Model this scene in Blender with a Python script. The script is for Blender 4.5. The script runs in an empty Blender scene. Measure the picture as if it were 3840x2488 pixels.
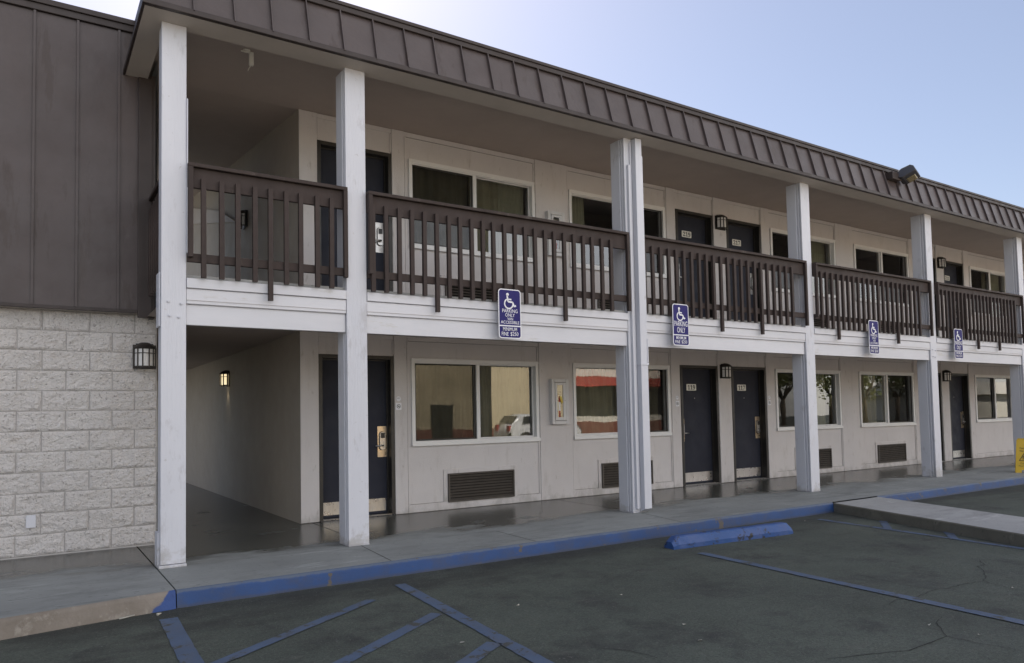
import bpy, bmesh, math, random
from mathutils import Vector, Matrix, noise
random.seed(7)
R = math.radians
scn = bpy.context.scene
COL = scn.collection

# ------------------------------------------------------------------ materials
MATS = {}
def nodes(name):
    m = bpy.data.materials.new(name); m.use_nodes = True
    nt = m.node_tree; b = nt.nodes['Principled BSDF']
    return m, nt, b
def N(nt, t, **kw):
    n = nt.nodes.new(t)
    for k, v in kw.items(): setattr(n, k, v)
    return n
def coords(nt):
    return N(nt, 'ShaderNodeTexCoord').outputs['Object']
def noise_n(nt, vec, scale, detail=6, rough=.6, stretch=None):
    if stretch:
        mp = N(nt, 'ShaderNodeMapping'); mp.inputs['Scale'].default_value = stretch
        nt.links.new(vec, mp.inputs['Vector']); vec = mp.outputs['Vector']
    n = N(nt, 'ShaderNodeTexNoise'); n.inputs['Scale'].default_value = scale
    n.inputs['Detail'].default_value = detail; n.inputs['Roughness'].default_value = rough
    nt.links.new(vec, n.inputs['Vector']); return n.outputs['Fac']
def ramp(nt, fac, stops):
    r = N(nt, 'ShaderNodeValToRGB'); e = r.color_ramp.elements
    while len(e) < len(stops): e.new(.5)
    for x, (p, c) in zip(e, stops):
        x.position = p; x.color = (*c, 1) if len(c) == 3 else c
    nt.links.new(fac, r.inputs['Fac']); return r.outputs['Color']
def g(v): return (v, v, v)
def mixc(nt, fac, a, b, mode='MIX'):
    m = N(nt, 'ShaderNodeMix', data_type='RGBA', blend_type=mode)
    for s, v in ((m.inputs['Factor'], fac), (m.inputs['A'], a), (m.inputs['B'], b)):
        if isinstance(v, bpy.types.NodeSocket): nt.links.new(v, s)
        elif isinstance(v, (int, float)): s.default_value = v
        else: s.default_value = (*v, 1)
    return m.outputs['Result']
def bump(nt, b, h, strength, dist=.01):
    n = N(nt, 'ShaderNodeBump'); n.inputs['Strength'].default_value = strength; n.inputs['Distance'].default_value = dist
    nt.links.new(h, n.inputs['Height']); nt.links.new(n.outputs['Normal'], b.inputs['Normal'])
def paint(name, col, rough=.55, var=.10, vscale=2.5, grain=60, gstr=.15, gdist=.004, metallic=0, spots=None, stretch=None, spec=None):
    """painted / plain surface: broad tonal drift, fine grain bump and optional worn spots"""
    if name in MATS: return MATS[name]
    m, nt, b = nodes(name); v = coords(nt)
    n1 = noise_n(nt, v, vscale, 7, .65, stretch)
    c = ramp(nt, n1, [(.3, tuple(x*(1-var) for x in col)), (.7, tuple(min(1, x*(1+var)) for x in col))])
    if spots:
        sc, thr, scol = spots[:3]
        n2 = noise_n(nt, v, sc, 8, .7, spots[3] if len(spots) > 3 else None)
        f = ramp(nt, n2, [(thr, g(0)), (min(1, thr+.05), g(1))])
        c = mixc(nt, f, c, scol)
    nt.links.new(c, b.inputs['Base Color'])
    nr = noise_n(nt, v, vscale*3, 4)
    rr = ramp(nt, nr, [(.3, g(max(0, rough-.1))), (.7, g(min(1, rough+.1)))])
    nt.links.new(rr, b.inputs['Roughness'])
    b.inputs['Metallic'].default_value = metallic
    if spec is not None: b.inputs['Specular IOR Level'].default_value = spec
    if gstr: bump(nt, b, noise_n(nt, v, grain, 4, .6, stretch), gstr, gdist)
    MATS[name] = m; return m

def m_wall():
    m, nt, b = nodes('stucco_paint'); v = coords(nt)
    c = ramp(nt, noise_n(nt, v, 1.4, 7, .65), [(.3, (.53, .50, .492)), (.7, (.59, .56, .552))])
    s1 = ramp(nt, noise_n(nt, v, 2.6, 9, .72, (2.4, 1, .5)), [(.55, g(0)), (.68, g(.55))]); c = mixc(nt, s1, c, (.43, .395, .37))
    s2 = ramp(nt, noise_n(nt, v, 7, 5, .6, (2.2, 1, .6)), [(.64, g(0)), (.70, g(.5))]); c = mixc(nt, s2, c, (.34, .31, .285))
    sep = N(nt, 'ShaderNodeSeparateXYZ'); nt.links.new(v, sep.inputs[0])          # splash dirt low on each storey's wall
    mr = N(nt, 'ShaderNodeMapRange'); mr.inputs['From Min'].default_value = .45; mr.inputs['From Max'].default_value = 0; mr.inputs['To Min'].default_value = -.3; mr.inputs['To Max'].default_value = .12
    nt.links.new(sep.outputs['Z'], mr.inputs['Value'])
    ad = N(nt, 'ShaderNodeMath', operation='ADD'); nt.links.new(mr.outputs[0], ad.inputs[0]); nt.links.new(noise_n(nt, v, 4, 9, .7, (1, 1, .6)), ad.inputs[1])
    c = mixc(nt, ramp(nt, ad.outputs[0], [(.50, g(0)), (.66, g(.6))]), c, (.33, .31, .29))
    nt.links.new(c, b.inputs['Base Color']); b.inputs['Roughness'].default_value = .75
    bump(nt, b, noise_n(nt, v, 75, 5, .7), .5, .008); return m
WALL = m_wall()
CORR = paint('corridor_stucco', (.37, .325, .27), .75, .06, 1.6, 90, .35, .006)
CEIL = paint('ceiling_stucco', (.42, .355, .315), .85, .06, 1.2, 70, .35, .006)
SOFFIT = paint('soffit_paint', (.45, .405, .365), .7, .06, 2, 70, .2, .004)
WHITE = paint('white_timber_paint', (.555, .56, .605), .55, .07, 2.2, 40, .3, .004, spots=(9, .625, (.42, .41, .43), (1, 1, .35)), stretch=(1, 1, .25))
def m_timber():
    m, nt, b = nodes('white_column_paint'); v = coords(nt)
    c = ramp(nt, noise_n(nt, v, 2.2, 7, .65, (1, 1, .3)), [(.3, (.53, .535, .58)), (.7, (.60, .605, .65))])
    s1 = ramp(nt, noise_n(nt, v, 6, 8, .72, (1, 1, .35)), [(.58, g(0)), (.66, g(.55))]); c = mixc(nt, s1, c, (.40, .39, .41))
    s2 = ramp(nt, noise_n(nt, v, 22, 4, .6), [(.69, g(0)), (.72, g(.5))]); c = mixc(nt, s2, c, (.38, .36, .36))
    sep = N(nt, 'ShaderNodeSeparateXYZ'); nt.links.new(v, sep.inputs[0])
    mr = N(nt, 'ShaderNodeMapRange'); mr.inputs['From Min'].default_value = .5; mr.inputs['From Max'].default_value = 0; mr.inputs['To Min'].default_value = -.3; mr.inputs['To Max'].default_value = .14
    nt.links.new(sep.outputs['Z'], mr.inputs['Value'])
    ad = N(nt, 'ShaderNodeMath', operation='ADD'); nt.links.new(mr.outputs[0], ad.inputs[0]); nt.links.new(noise_n(nt, v, 6, 9, .7), ad.inputs[1])
    c = mixc(nt, ramp(nt, ad.outputs[0], [(.52, g(0)), (.66, g(.65))]), c, (.34, .32, .30))
    nt.links.new(c, b.inputs['Base Color']); b.inputs['Roughness'].default_value = .55
    bump(nt, b, noise_n(nt, v, 14, 8, .7, (3, 3, .35)), .35, .012); return m
POST = m_timber()
BEAMW = paint('white_board_paint', (.575, .575, .61), .55, .07, 2.2, 40, .3, .004, spots=(6, .61, (.52, .51, .51), (.25, 1, 1)), stretch=(.2, 1, 1))
BROWN = paint('brown_wood_paint', (.046, .034, .031), .65, .22, 3, 30, .4, .004, spots=(14, .62, (.070, .056, .050), (.5, 1, .25)), stretch=(.6, 1, .3), spec=.2)
METAL = paint('brown_roof_metal', (.074, .059, .058), .45, .16, .9, 2.2, .55, .03, spots=(2.2, .58, (.062, .047, .044), (3, 3, .5)), spec=.35)
METALD = paint('brown_trim_metal', (.044, .034, .032), .5, .15, 2, 8, .1, .01, spec=.3)
NAVY = paint('navy_door_paint', (.024, .026, .038), .6, .15, 2, 50, .08, .003, spec=.2)
DFRAME = paint('dark_door_frame', (.024, .021, .018), .45, .2, 5, 40, .1, .003)
VINYL = paint('white_window_vinyl', (.70, .69, .68), .4, .04, 3, 30, .05, .002)
STEEL = paint('brushed_steel', (.44, .425, .41), .32, .12, 4, 90, .15, .002, metallic=.9, stretch=(8, 1, 1))
BRASS = paint('satin_brass', (.60, .48, .34), .32, .1, 5, 80, .12, .002, metallic=.85, stretch=(1, 1, 8))
BLACK = paint('black_plastic', (.012, .012, .013), .4, .1, 5, 40, .05, .002)
BRONZE = paint('dark_bronze_metal', (.022, .017, .014), .45, .2, 9, 60, .15, .002)
LOUVRE = paint('bronze_louvre_metal', (.066, .056, .047), .5, .15, 5, 60, .1, .002)
DARK = paint('dark_cavity', (.008, .007, .006), .9, 0, 1, 1, 0)
FROST = paint('frosted_glass', (.62, .61, .60), .25, .03, 3, 40, .03, .001)
ROOM = paint('room_paint', (.20, .17, .14), .9, .1, 1, 10, 0)
CURT = paint('curtain_cloth', (.52, .48, .37), .95, .12, 3, 120, .2, .003)
SHEER = paint('sheer_curtain_cloth', (.60, .58, .47), .95, .12, 3, 120, .2, .003)
SBLUE = paint('sign_blue', (.024, .020, .125), .6, .06, 4, 40, .03, .001, spec=.2)
SWHITE = paint('sign_white', (.72, .72, .76), .4, .04, 4, 40, .03, .001)
GALV = paint('sign_back_metal', (.40, .40, .41), .4, .1, 4, 40, .05, .002, metallic=.7)
PLATE = paint('ivory_plate', (.72, .70, .64), .4, .04, 9, 40, .03, .001)
INK = paint('black_ink', (.012, .012, .012), .6, 0, 1, 1, 0)
CABW = paint('cabinet_paint', (.56, .55, .55), .45, .06, 4, 40, .08, .002)
RED = paint('extinguisher_red', (.36, .035, .03), .3, .1, 6, 40, .05, .002)
TAGY = paint('yellow_tag', (.62, .47, .07), .6, .1, 6, 40, .05, .002)
YELLOW = paint('yellow_plastic', (.62, .40, .02), .4, .08, 4, 40, .05, .002, spots=(30, .76, (.4, .25, .02)))
LENS = paint('yellowed_lens', (.20, .165, .095), .3, .15, 12, 40, .1, .003)
GREYM = paint('grey_cast_metal', (.055, .055, .065), .5, .12, 5, 40, .15, .003)
SCRAP = paint('pale_litter', (.42, .40, .35), .8, .15, 20, 80, .1, .002)
CRACK = paint('crack_filler', (.018, .018, .017), .95, .2, 9, 60, .2, .003)
STUCCO2 = paint('beige_stucco', (.62, .52, .34), .85, .06, .8, 60, .2, .006)
REDBAND = paint('red_brown_band', (.22, .075, .05), .7, .1, 2, 60, .1, .004)
REDROOF = paint('red_metal_roof', (.62, .055, .035), .4, .12, 1.2, 20, .1, .006)
REDDARK = paint('dark_red_roof_metal', (.30, .03, .022), .45, .12, 1.2, 20, .1, .006)
DKGLASS = paint('dark_shopfront', (.02, .022, .02), .2, .2, 2, 10, 0)
CREAM = paint('cream_paint', (.75, .70, .60), .6, .05, 2, 40, .1, .004)
CARW = paint('white_car_paint', (.62, .62, .61), .18, .02, 2, 40, 0)
TYRE = paint('tyre_rubber', (.02, .02, .02), .8, .1, 9, 40, .1, .003)
RIM = paint('alloy_rim', (.5, .5, .5), .3, .05, 9, 40, 0, metallic=.9)
TAIL = paint('tail_lamp_red', (.35, .02, .02), .2, .05, 9, 40, 0)
BARK = paint('bark', (.10, .075, .05), .9, .25, 6, 30, .6, .02)
LEAF = paint('leaf_green', (.10, .115, .025), .6, .45, 1.2, 10, 0)
LAWN = paint('lawn', (.06, .10, .025), .9, .3, 2, 60, .4, .02)

def m_glass():
    m, nt, b = nodes('window_glass'); nt.nodes.remove(b)
    out = nt.nodes['Material Output']
    fr = N(nt, 'ShaderNodeFresnel'); fr.inputs['IOR'].default_value = 2.5
    tr = N(nt, 'ShaderNodeBsdfTransparent'); tr.inputs['Color'].default_value = (.72, .74, .70, 1)
    gl = N(nt, 'ShaderNodeBsdfGlossy'); gl.inputs['Roughness'].default_value = .0
    v = coords(nt); n = noise_n(nt, v, 1.6, 1)
    bp = N(nt, 'ShaderNodeBump'); bp.inputs['Strength'].default_value = .05; bp.inputs['Distance'].default_value = .02
    nt.links.new(n, bp.inputs['Height']); nt.links.new(bp.outputs['Normal'], gl.inputs['Normal'])
    mx = N(nt, 'ShaderNodeMixShader')
    nt.links.new(fr.outputs['Fac'], mx.inputs['Fac']); nt.links.new(tr.outputs[0], mx.inputs[1]); nt.links.new(gl.outputs[0], mx.inputs[2])
    nt.links.new(mx.outputs[0], out.inputs['Surface']); return m
GLASS = m_glass()
def m_screen():
    m, nt, b = nodes('insect_screen'); nt.nodes.remove(b)
    out = nt.nodes['Material Output']
    tr = N(nt, 'ShaderNodeBsdfTransparent'); df = N(nt, 'ShaderNodeBsdfDiffuse')
    df.inputs['Color'].default_value = (.022, .02, .018, 1)
    mx = N(nt, 'ShaderNodeMixShader')
    n = noise_n(nt, coords(nt), 2.2, 5)
    f = ramp(nt, n, [(.3, g(.40)), (.7, g(.52))])
    nt.links.new(f, mx.inputs['Fac']); nt.links.new(tr.outputs[0], mx.inputs[1]); nt.links.new(df.outputs[0], mx.inputs[2])
    nt.links.new(mx.outputs[0], out.inputs['Surface']); return m
SCREEN = m_screen()
def m_lit():
    m, nt, b = nodes('lit_lamp_glass')
    b.inputs['Base Color'].default_value = (.8, .7, .5, 1)
    b.inputs['Emission Color'].default_value = (1, .80, .46, 1); b.inputs['Emission Strength'].default_value = .55
    n = noise_n(nt, coords(nt), 6, 2)
    c = ramp(nt, n, [(.3, (1, .76, .40)), (.7, (1, .86, .56))]); nt.links.new(c, b.inputs['Emission Color'])
    return m
LIT = m_lit()

def m_block():
    m, nt, b = nodes('split_face_block'); v = coords(nt)
    c = ramp(nt, noise_n(nt, v, 1.1, 6), [(.3, (.635, .60, .58)), (.7, (.745, .71, .69))])
    pit = ramp(nt, noise_n(nt, v, 32, 6, .75), [(.36, g(1)), (.44, g(0))])
    c = mixc(nt, pit, c, (.36, .33, .31))
    st = ramp(nt, noise_n(nt, v, 1.7, 8, .7, (.7, 1, 2.2)), [(.58, g(0)), (.70, g(.4))])
    c = mixc(nt, st, c, (.36, .27, .20))
    nt.links.new(c, b.inputs['Base Color']); b.inputs['Roughness'].default_value = .8
    a = N(nt, 'ShaderNodeMath', operation='ADD')
    nt.links.new(noise_n(nt, v, 17, 8, .7), a.inputs[0]); nt.links.new(noise_n(nt, v, 55, 5, .6), a.inputs[1])
    bump(nt, b, a.outputs[0], 1.0, .030); return m
BLOCK = m_block()
MORTAR = paint('painted_mortar', (.42, .40, .39), .85, .08, 3, 60, .2, .004)

def m_asphalt():
    m, nt, b = nodes('asphalt'); v = coords(nt)
    c = ramp(nt, noise_n(nt, v, .55, 8, .65), [(.28, (.043, .050, .040)), (.5, (.061, .071, .057)), (.72, (.080, .093, .074))])
    fine = ramp(nt, noise_n(nt, v, 75, 4, .75), [(.32, g(.55)), (.68, g(1.5))])
    c = mixc(nt, 1, c, fine, 'MULTIPLY')
    oil = ramp(nt, noise_n(nt, v, 1.6, 9, .72), [(.50, g(0)), (.66, g(.75))])
    c = mixc(nt, oil, c, (.024, .024, .023))
    scuff = ramp(nt, noise_n(nt, v, 5, 9, .75, (.5, 1.5, 1)), [(.56, g(0)), (.66, g(.55))])
    c = mixc(nt, scuff, c, (.090, .092, .078))
    sep = N(nt, 'ShaderNodeSeparateXYZ'); nt.links.new(v, sep.inputs[0])      # grime washed up along the kerb
    mr = N(nt, 'ShaderNodeMapRange'); mr.inputs['From Min'].default_value = 4.6; mr.inputs['From Max'].default_value = 6.0; mr.inputs['To Min'].default_value = -.18; mr.inputs['To Max'].default_value = .16
    nt.links.new(sep.outputs['Y'], mr.inputs['Value'])
    ad = N(nt, 'ShaderNodeMath', operation='ADD'); nt.links.new(mr.outputs[0], ad.inputs[0]); nt.links.new(noise_n(nt, v, 1.3, 9, .68, (.5, 1.2, 1)), ad.inputs[1])
    c = mixc(nt, ramp(nt, ad.outputs[0], [(.46, g(0)), (.66, g(.72))]), c, (.020, .020, .017))
    stone = ramp(nt, noise_n(nt, v, 62, 2, .5), [(.64, g(0)), (.70, g(.8))])
    c = mixc(nt, stone, c, (.13, .125, .115))
    nt.links.new(c, b.inputs['Base Color'])
    rr = ramp(nt, noise_n(nt, v, 1.5, 6), [(.3, g(.72)), (.7, g(.9))]); nt.links.new(rr, b.inputs['Roughness'])
    a = N(nt, 'ShaderNodeMath', operation='ADD')
    nt.links.new(noise_n(nt, v, 110, 4, .7), a.inputs[0]); nt.links.new(noise_n(nt, v, 9, 5, .6), a.inputs[1])
    bump(nt, b, a.outputs[0], .55, .012); return m
ASPHALT = m_asphalt()

def m_concrete(name, base, wet=False):
    m, nt, b = nodes(name); v = coords(nt)
    c = ramp(nt, noise_n(nt, v, .9, 8, .68), [(.28, tuple(x*.80 for x in base)), (.72, tuple(x*1.14 for x in base))])
    st = ramp(nt, noise_n(nt, v, 2.7, 9, .72, (.45, 1.4, 1)), [(.50, g(0)), (.64, g(.6))])
    c = mixc(nt, st, c, tuple(x*.55 for x in base))
    pale = ramp(nt, noise_n(nt, v, 3.3, 9, .75, (.4, 1.8, 1)), [(.57, g(0)), (.63, g(.55))])
    c = mixc(nt, pale, c, tuple(min(1, x*1.5) for x in base))
    sp = ramp(nt, noise_n(nt, v, 28, 3, .6, (.6, 1.3, 1)), [(.64, g(0)), (.69, g(.7))])
    c = mixc(nt, sp, c, tuple(x*.35 for x in base))
    rough = ramp(nt, noise_n(nt, v, 3, 6), [(.3, g(.62)), (.7, g(.85))])
    if wet:                                     # mopped floor: damp, darker patches near the room doors
        sep = N(nt, 'ShaderNodeSeparateXYZ'); nt.links.new(v, sep.inputs[0])
        mr = N(nt, 'ShaderNodeMapRange'); mr.inputs['From Min'].default_value = 6.85; mr.inputs['From Max'].default_value = 7.75
        mr.inputs['To Min'].default_value = -.24; mr.inputs['To Max'].default_value = .24
        nt.links.new(sep.outputs['Y'], mr.inputs['Value'])
        ad = N(nt, 'ShaderNodeMath', operation='ADD'); nt.links.new(mr.outputs[0], ad.inputs[0]); nt.links.new(noise_n(nt, v, 1.7, 8, .6, (.7, 1.5, 1)), ad.inputs[1])
        w = ramp(nt, ad.outputs[0], [(.47, g(0)), (.60, g(1))])
        c = mixc(nt, w, c, mixc(nt, 1, c, (.31, .305, .275), 'MULTIPLY'))
        rough = mixc(nt, w, rough, g(.22))
    nt.links.new(c, b.inputs['Base Color']); nt.links.new(rough, b.inputs['Roughness'])
    bump(nt, b, noise_n(nt, v, 70, 5, .7), .18, .006); return m
CONC = m_concrete('walkway_concrete', (.225, .235, .230), True)
CONC2 = m_concrete('path_concrete', (.33, .33, .325))
CONC3 = m_concrete('bounce_concrete', (.43, .375, .31))
KERBC = m_concrete('kerb_concrete', (.20, .165, .135))
SILLC = m_concrete('path_side_concrete', (.15, .14, .11))

def m_blue(name, col, chip, worn, thr, scale=7, rough=.6):
    m, nt, b = nodes(name); v = coords(nt)
    c = ramp(nt, noise_n(nt, v, 2.2, 7, .65), [(.3, tuple(x*.82 for x in col)), (.7, tuple(x*1.15 for x in col))])
    d = ramp(nt, noise_n(nt, v, 4.5, 9, .74), [(.46, g(0)), (.60, g(.75))])
    c = mixc(nt, d, c, worn)
    if 'kerb' in name:
        sep = N(nt, 'ShaderNodeSeparateXYZ'); nt.links.new(v, sep.inputs[0])
        a = N(nt, 'ShaderNodeMath', operation='MULTIPLY_ADD'); a.inputs[1].default_value = .05; nt.links.new(noise_n(nt, v, 6, 8, .7), a.inputs[0]); nt.links.new(sep.outputs['Z'], a.inputs[2])
        c = mixc(nt, ramp(nt, a.outputs[0], [(.148, g(0)), (.162, g(.8))]), c, (.085, .105, .135))
        c = mixc(nt, ramp(nt, a.outputs[0], [(.055, g(.7)), (.075, g(0))]), c, (.040, .048, .075))
    k = ramp(nt, noise_n(nt, v, scale, 8, .72), [(thr, g(0)), (thr+.03, g(1))])
    c = mixc(nt, k, c, chip)
    nt.links.new(c, b.inputs['Base Color']); b.inputs['Roughness'].default_value = rough
    bump(nt, b, noise_n(nt, v, 60, 5, .7), .25, .006); return m
def m_kerb_end():
    m, nt, b = nodes('kerb_paint_end'); v = coords(nt)
    c = ramp(nt, noise_n(nt, v, 2.5, 8, .7), [(.3, (.145, .120, .096)), (.7, (.24, .207, .175))])
    c = mixc(nt, ramp(nt, noise_n(nt, v, 7, 8, .7), [(.56, g(0)), (.66, g(.7))]), c, (.30, .27, .23))
    sep = N(nt, 'ShaderNodeSeparateXYZ'); nt.links.new(v, sep.inputs[0])
    a = N(nt, 'ShaderNodeMath', operation='MULTIPLY_ADD'); a.inputs[1].default_value = -1.0; nt.links.new(sep.outputs['Z'], a.inputs[0]); nt.links.new(sep.outputs['X'], a.inputs[2])
    d = N(nt, 'ShaderNodeMath', operation='MULTIPLY_ADD'); d.inputs[1].default_value = .10; nt.links.new(noise_n(nt, v, 9, 5), d.inputs[0]); nt.links.new(a.outputs[0], d.inputs[2])
    f = ramp(nt, d.outputs[0], [(.785, g(0)), (.80, g(1))])
    blue = ramp(nt, noise_n(nt, v, 4, 7), [(.3, (.023, .050, .16)), (.7, (.032, .075, .24))])
    nt.links.new(mixc(nt, f, c, blue), b.inputs['Base Color']); b.inputs['Roughness'].default_value = .7
    bump(nt, b, noise_n(nt, v, 40, 6, .7), .4, .01); return m
KERBE = m_kerb_end()
KERBB = m_blue('blue_kerb_paint', (.011, .050, .168), (.085, .072, .058), (.030, .050, .115), .60, 5)
STOPB = m_blue('blue_wheel_stop_paint', (.019, .070, .228), (.022, .02, .02), (.05, .085, .22), .575, 7)
LINEB = m_blue('faded_blue_line_paint', (.070, .102, .165), (.056, .058, .052), (.085, .10, .135), .555, 9, .8)

# ------------------------------------------------------------------ mesh builder
class MB:
    def __init__(s): s.v = []; s.f = []; s.mi = []; s.sm = []
    def face(s, pts, mi=0, sm=False):
        i = len(s.v); s.v += [tuple(p) for p in pts]; s.f.append(tuple(range(i, i+len(pts)))); s.mi.append(mi); s.sm.append(sm)
    def box(s, x0, x1, y0, y1, z0, z1, mi=0, M=None):
        p = [Vector((x, y, z)) for z in (z0, z1) for y in (y0, y1) for x in (x0, x1)]
        if M: p = [M @ q for q in p]
        i = len(s.v); s.v += [tuple(q) for q in p]
        for f in ((0, 2, 3, 1), (4, 5, 7, 6), (0, 1, 5, 4), (2, 6, 7, 3), (0, 4, 6, 2), (1, 3, 7, 5)):
            s.f.append(tuple(i+k for k in f)); s.mi.append(mi); s.sm.append(False)
    def prism(s, poly, a, b, axis, mi=0, M=None):
        """poly = 2D outline swept from a to b along axis (the other two axes in x,y,z order)"""
        def P(u, w, t):
            q = Vector((t, u, w)) if axis == 0 else Vector((u, t, w)) if axis == 1 else Vector((u, w, t))
            return M @ q if M else q
        n = len(poly); i = len(s.v)
        s.v += [tuple(P(u, w, a)) for u, w in poly] + [tuple(P(u, w, b)) for u, w in poly]
        s.f.append(tuple(range(i, i+n))); s.f.append(tuple(range(i+2*n-1, i+n-1, -1)))
        s.mi += [mi, mi]; s.sm += [False, False]
        for k in range(n):
            l = (k+1) % n
            s.f.append((i+k, i+n+k, i+n+l, i+l)); s.mi.append(mi); s.sm.append(False)
    def cyl(s, p0, p1, r0, r1=None, n=14, mi=0, cap=True):
        r1 = r0 if r1 is None else r1
        a = Vector(p0); b = Vector(p1); d = (b-a).normalized()
        u = d.orthogonal().normalized(); w = d.cross(u); i = len(s.v)
        for c, r in ((a, r0), (b, r1)):
            for k in range(n):
                t = 2*math.pi*k/n; s.v.append(tuple(c+u*math.cos(t)*r+w*math.sin(t)*r))
        for k in range(n):
            l = (k+1) % n; s.f.append((i+k, i+l, i+n+l, i+n+k)); s.mi.append(mi); s.sm.append(True)
        if cap:
            s.f.append(tuple(range(i+n-1, i-1, -1))); s.f.append(tuple(range(i+n, i+2*n))); s.mi += [mi, mi]; s.sm += [False, False]
    def tube(s, pts, r, n=8, mi=0):
        for a, b in zip(pts, pts[1:]): s.cyl(a, b, r, r, n, mi)
    def grid(s, rows, mi=0, sm=True):
        i = len(s.v); h = len(rows); w = len(rows[0])
        for r in rows: s.v += [tuple(p) for p in r]
        for y in range(h-1):
            for x in range(w-1):
                s.f.append((i+y*w+x, i+y*w+x+1, i+(y+1)*w+x+1, i+(y+1)*w+x)); s.mi.append(mi); s.sm.append(sm)
    def poly3(s, verts, faces, mi=0):
        i = len(s.v); s.v += [tuple(p) for p in verts]
        for f in faces: s.f.append(tuple(i+k for k in f)); s.mi.append(mi); s.sm.append(False)
    def mesh(s, name, mats, org=(0, 0, 0)):
        me = bpy.data.meshes.new(name); o = Vector(org)
        me.from_pydata([tuple(Vector(p)-o) for p in s.v], [], s.f)
        for m in (mats if isinstance(mats, (list, tuple)) else [mats]): me.materials.append(m)
        me.polygons.foreach_set('material_index', s.mi); me.polygons.foreach_set('use_smooth', s.sm); me.update()
        return me
    def build(s, name, mats, parent=None, org=(0, 0, 0), bevel=0):
        me = s.mesh(name, mats, org)
        if name != 'pane':
            bm = bmesh.new(); bm.from_mesh(me); bmesh.ops.recalc_face_normals(bm, faces=bm.faces); bm.to_mesh(me); bm.free()
        return link(name, me, parent, bevel)
def link(name, me, parent=None, bevel=0):
    o = bpy.data.objects.new(name, me); COL.objects.link(o)
    if parent: o.parent = parent
    if bevel:
        b = o.modifiers.new('bevel', 'BEVEL'); b.width = bevel; b.segments = 2; b.limit_method = 'ANGLE'; b.angle_limit = R(40)
    return o
def tag(o, label=None, cat=None, group=None, kind=None):
    if label: o['label'] = label
    if cat: o['category'] = cat
    if group: o['group'] = group
    if kind: o['kind'] = kind
    return o
def thing(name, loc, label, cat, group=None, rz=0):
    o = bpy.data.objects.new(name, None); COL.objects.link(o); o.empty_display_size = .2
    o.location = loc; o.rotation_euler = (0, 0, rz)
    return tag(o, label, cat, group)
def struct(mb, name, mats, bevel=0):
    o = mb.build(name, mats, bevel=bevel); o['kind'] = 'structure'; return o
def kids(o): return [c for c in bpy.data.objects if c.parent == o]
def copy_tree(o, parent=None):
    c = o.copy(); COL.objects.link(c)
    if parent: c.parent = parent
    for ch in kids(o): copy_tree(ch, c)
    return c

def text_geo(body, cx, cz, w, h, offset=0.0):
    """flat lettering: verts (x,z) fitted to width w, height h, centred at cx,cz"""
    cu = bpy.data.curves.new('lettering_curve', 'FONT'); cu.body = body; cu.size = 1; cu.fill_mode = 'FRONT'; cu.offset = offset; cu.resolution_u = 3
    ob = bpy.data.objects.new('lettering_curve', cu)
    me = ob.to_mesh(); vs = [(v.co.x, v.co.y) for v in me.vertices]; fs = [tuple(p.vertices) for p in me.polygons]
    ob.to_mesh_clear(); bpy.data.objects.remove(ob); bpy.data.curves.remove(cu)
    x0 = min(v[0] for v in vs); x1 = max(v[0] for v in vs); y0 = min(v[1] for v in vs); y1 = max(v[1] for v in vs)
    return [(cx-w/2+(x-x0)/(x1-x0)*w, cz-h/2+(y-y0)/(y1-y0)*h) for x, y in vs], fs
def add_text(mb, body, cx, cz, w, h, y, mi=0, offset=0.0):
    vs, fs = text_geo(body, cx, cz, w, h, offset)
    mb.poly3([(x, y, z) for x, z in vs], fs, mi)
def stroke(mb, pts, w, y, mi=0):
    """flat line drawn in the x-z plane"""
    for (ax, az), (bx, bz) in zip(pts, pts[1:]):
        d = Vector((bx-ax, bz-az)); l = d.length or 1e-6; d /= l; nx, nz = -d.y*w/2, d.x*w/2
        mb.face([(ax+nx, y, az+nz), (ax-nx, y, az-nz), (bx-nx, y, bz-nz), (bx+nx, y, bz+nz)], mi)
def disc(mb, cx, cz, r, y, mi=0, n=20, r_in=0):
    if r_in:
        for k in range(n):
            a, b = 2*math.pi*k/n, 2*math.pi*(k+1)/n
            mb.face([(cx+r*math.cos(t)*1, y, cz+r*math.sin(t)) for t in (a, b)]+[(cx+r_in*math.cos(t), y, cz+r_in*math.sin(t)) for t in (b, a)], mi)
    else: mb.face([(cx+r*math.cos(2*math.pi*k/n), y, cz+r*math.sin(2*math.pi*k/n)) for k in range(n)], mi)
def rrect(x0, x1, z0, z1, r, n=5):
    out = []
    for cx, cz, a in ((x1-r, z1-r, 0), (x0+r, z1-r, 90), (x0+r, z0+r, 180), (x1-r, z0+r, 270)):
        for k in range(n+1):
            t = R(a+90*k/n); out.append((cx+r*math.cos(t), cz+r*math.sin(t)))
    return out

# ------------------------------------------------------------------ camera, sun, sky
f_px, cy_px, yaw, pit, rol = 1715.23, 887.13, R(33.2607), R(2.68456), R(-1.11173)
fw = Vector((math.sin(yaw)*math.cos(pit), math.cos(yaw)*math.cos(pit), math.sin(pit)))
rt0 = Vector((math.cos(yaw), -math.sin(yaw), 0)); up0 = rt0.cross(fw)
rt = rt0*math.cos(rol)+up0*math.sin(rol); up = -rt0*math.sin(rol)+up0*math.cos(rol)
cam = bpy.data.cameras.new('camera'); camo = bpy.data.objects.new('camera', cam); COL.objects.link(camo)
M = Matrix((rt, up, -fw)).transposed().to_4x4(); M.translation = (0, 0, 1.40); camo.matrix_world = M
cam.sensor_fit = 'HORIZONTAL'; cam.sensor_width = 36; cam.lens = f_px/2380*36
cam.shift_y = (cy_px-771)/2380; cam.clip_end = 500; cam.clip_start = .05
scn.camera = camo

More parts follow.
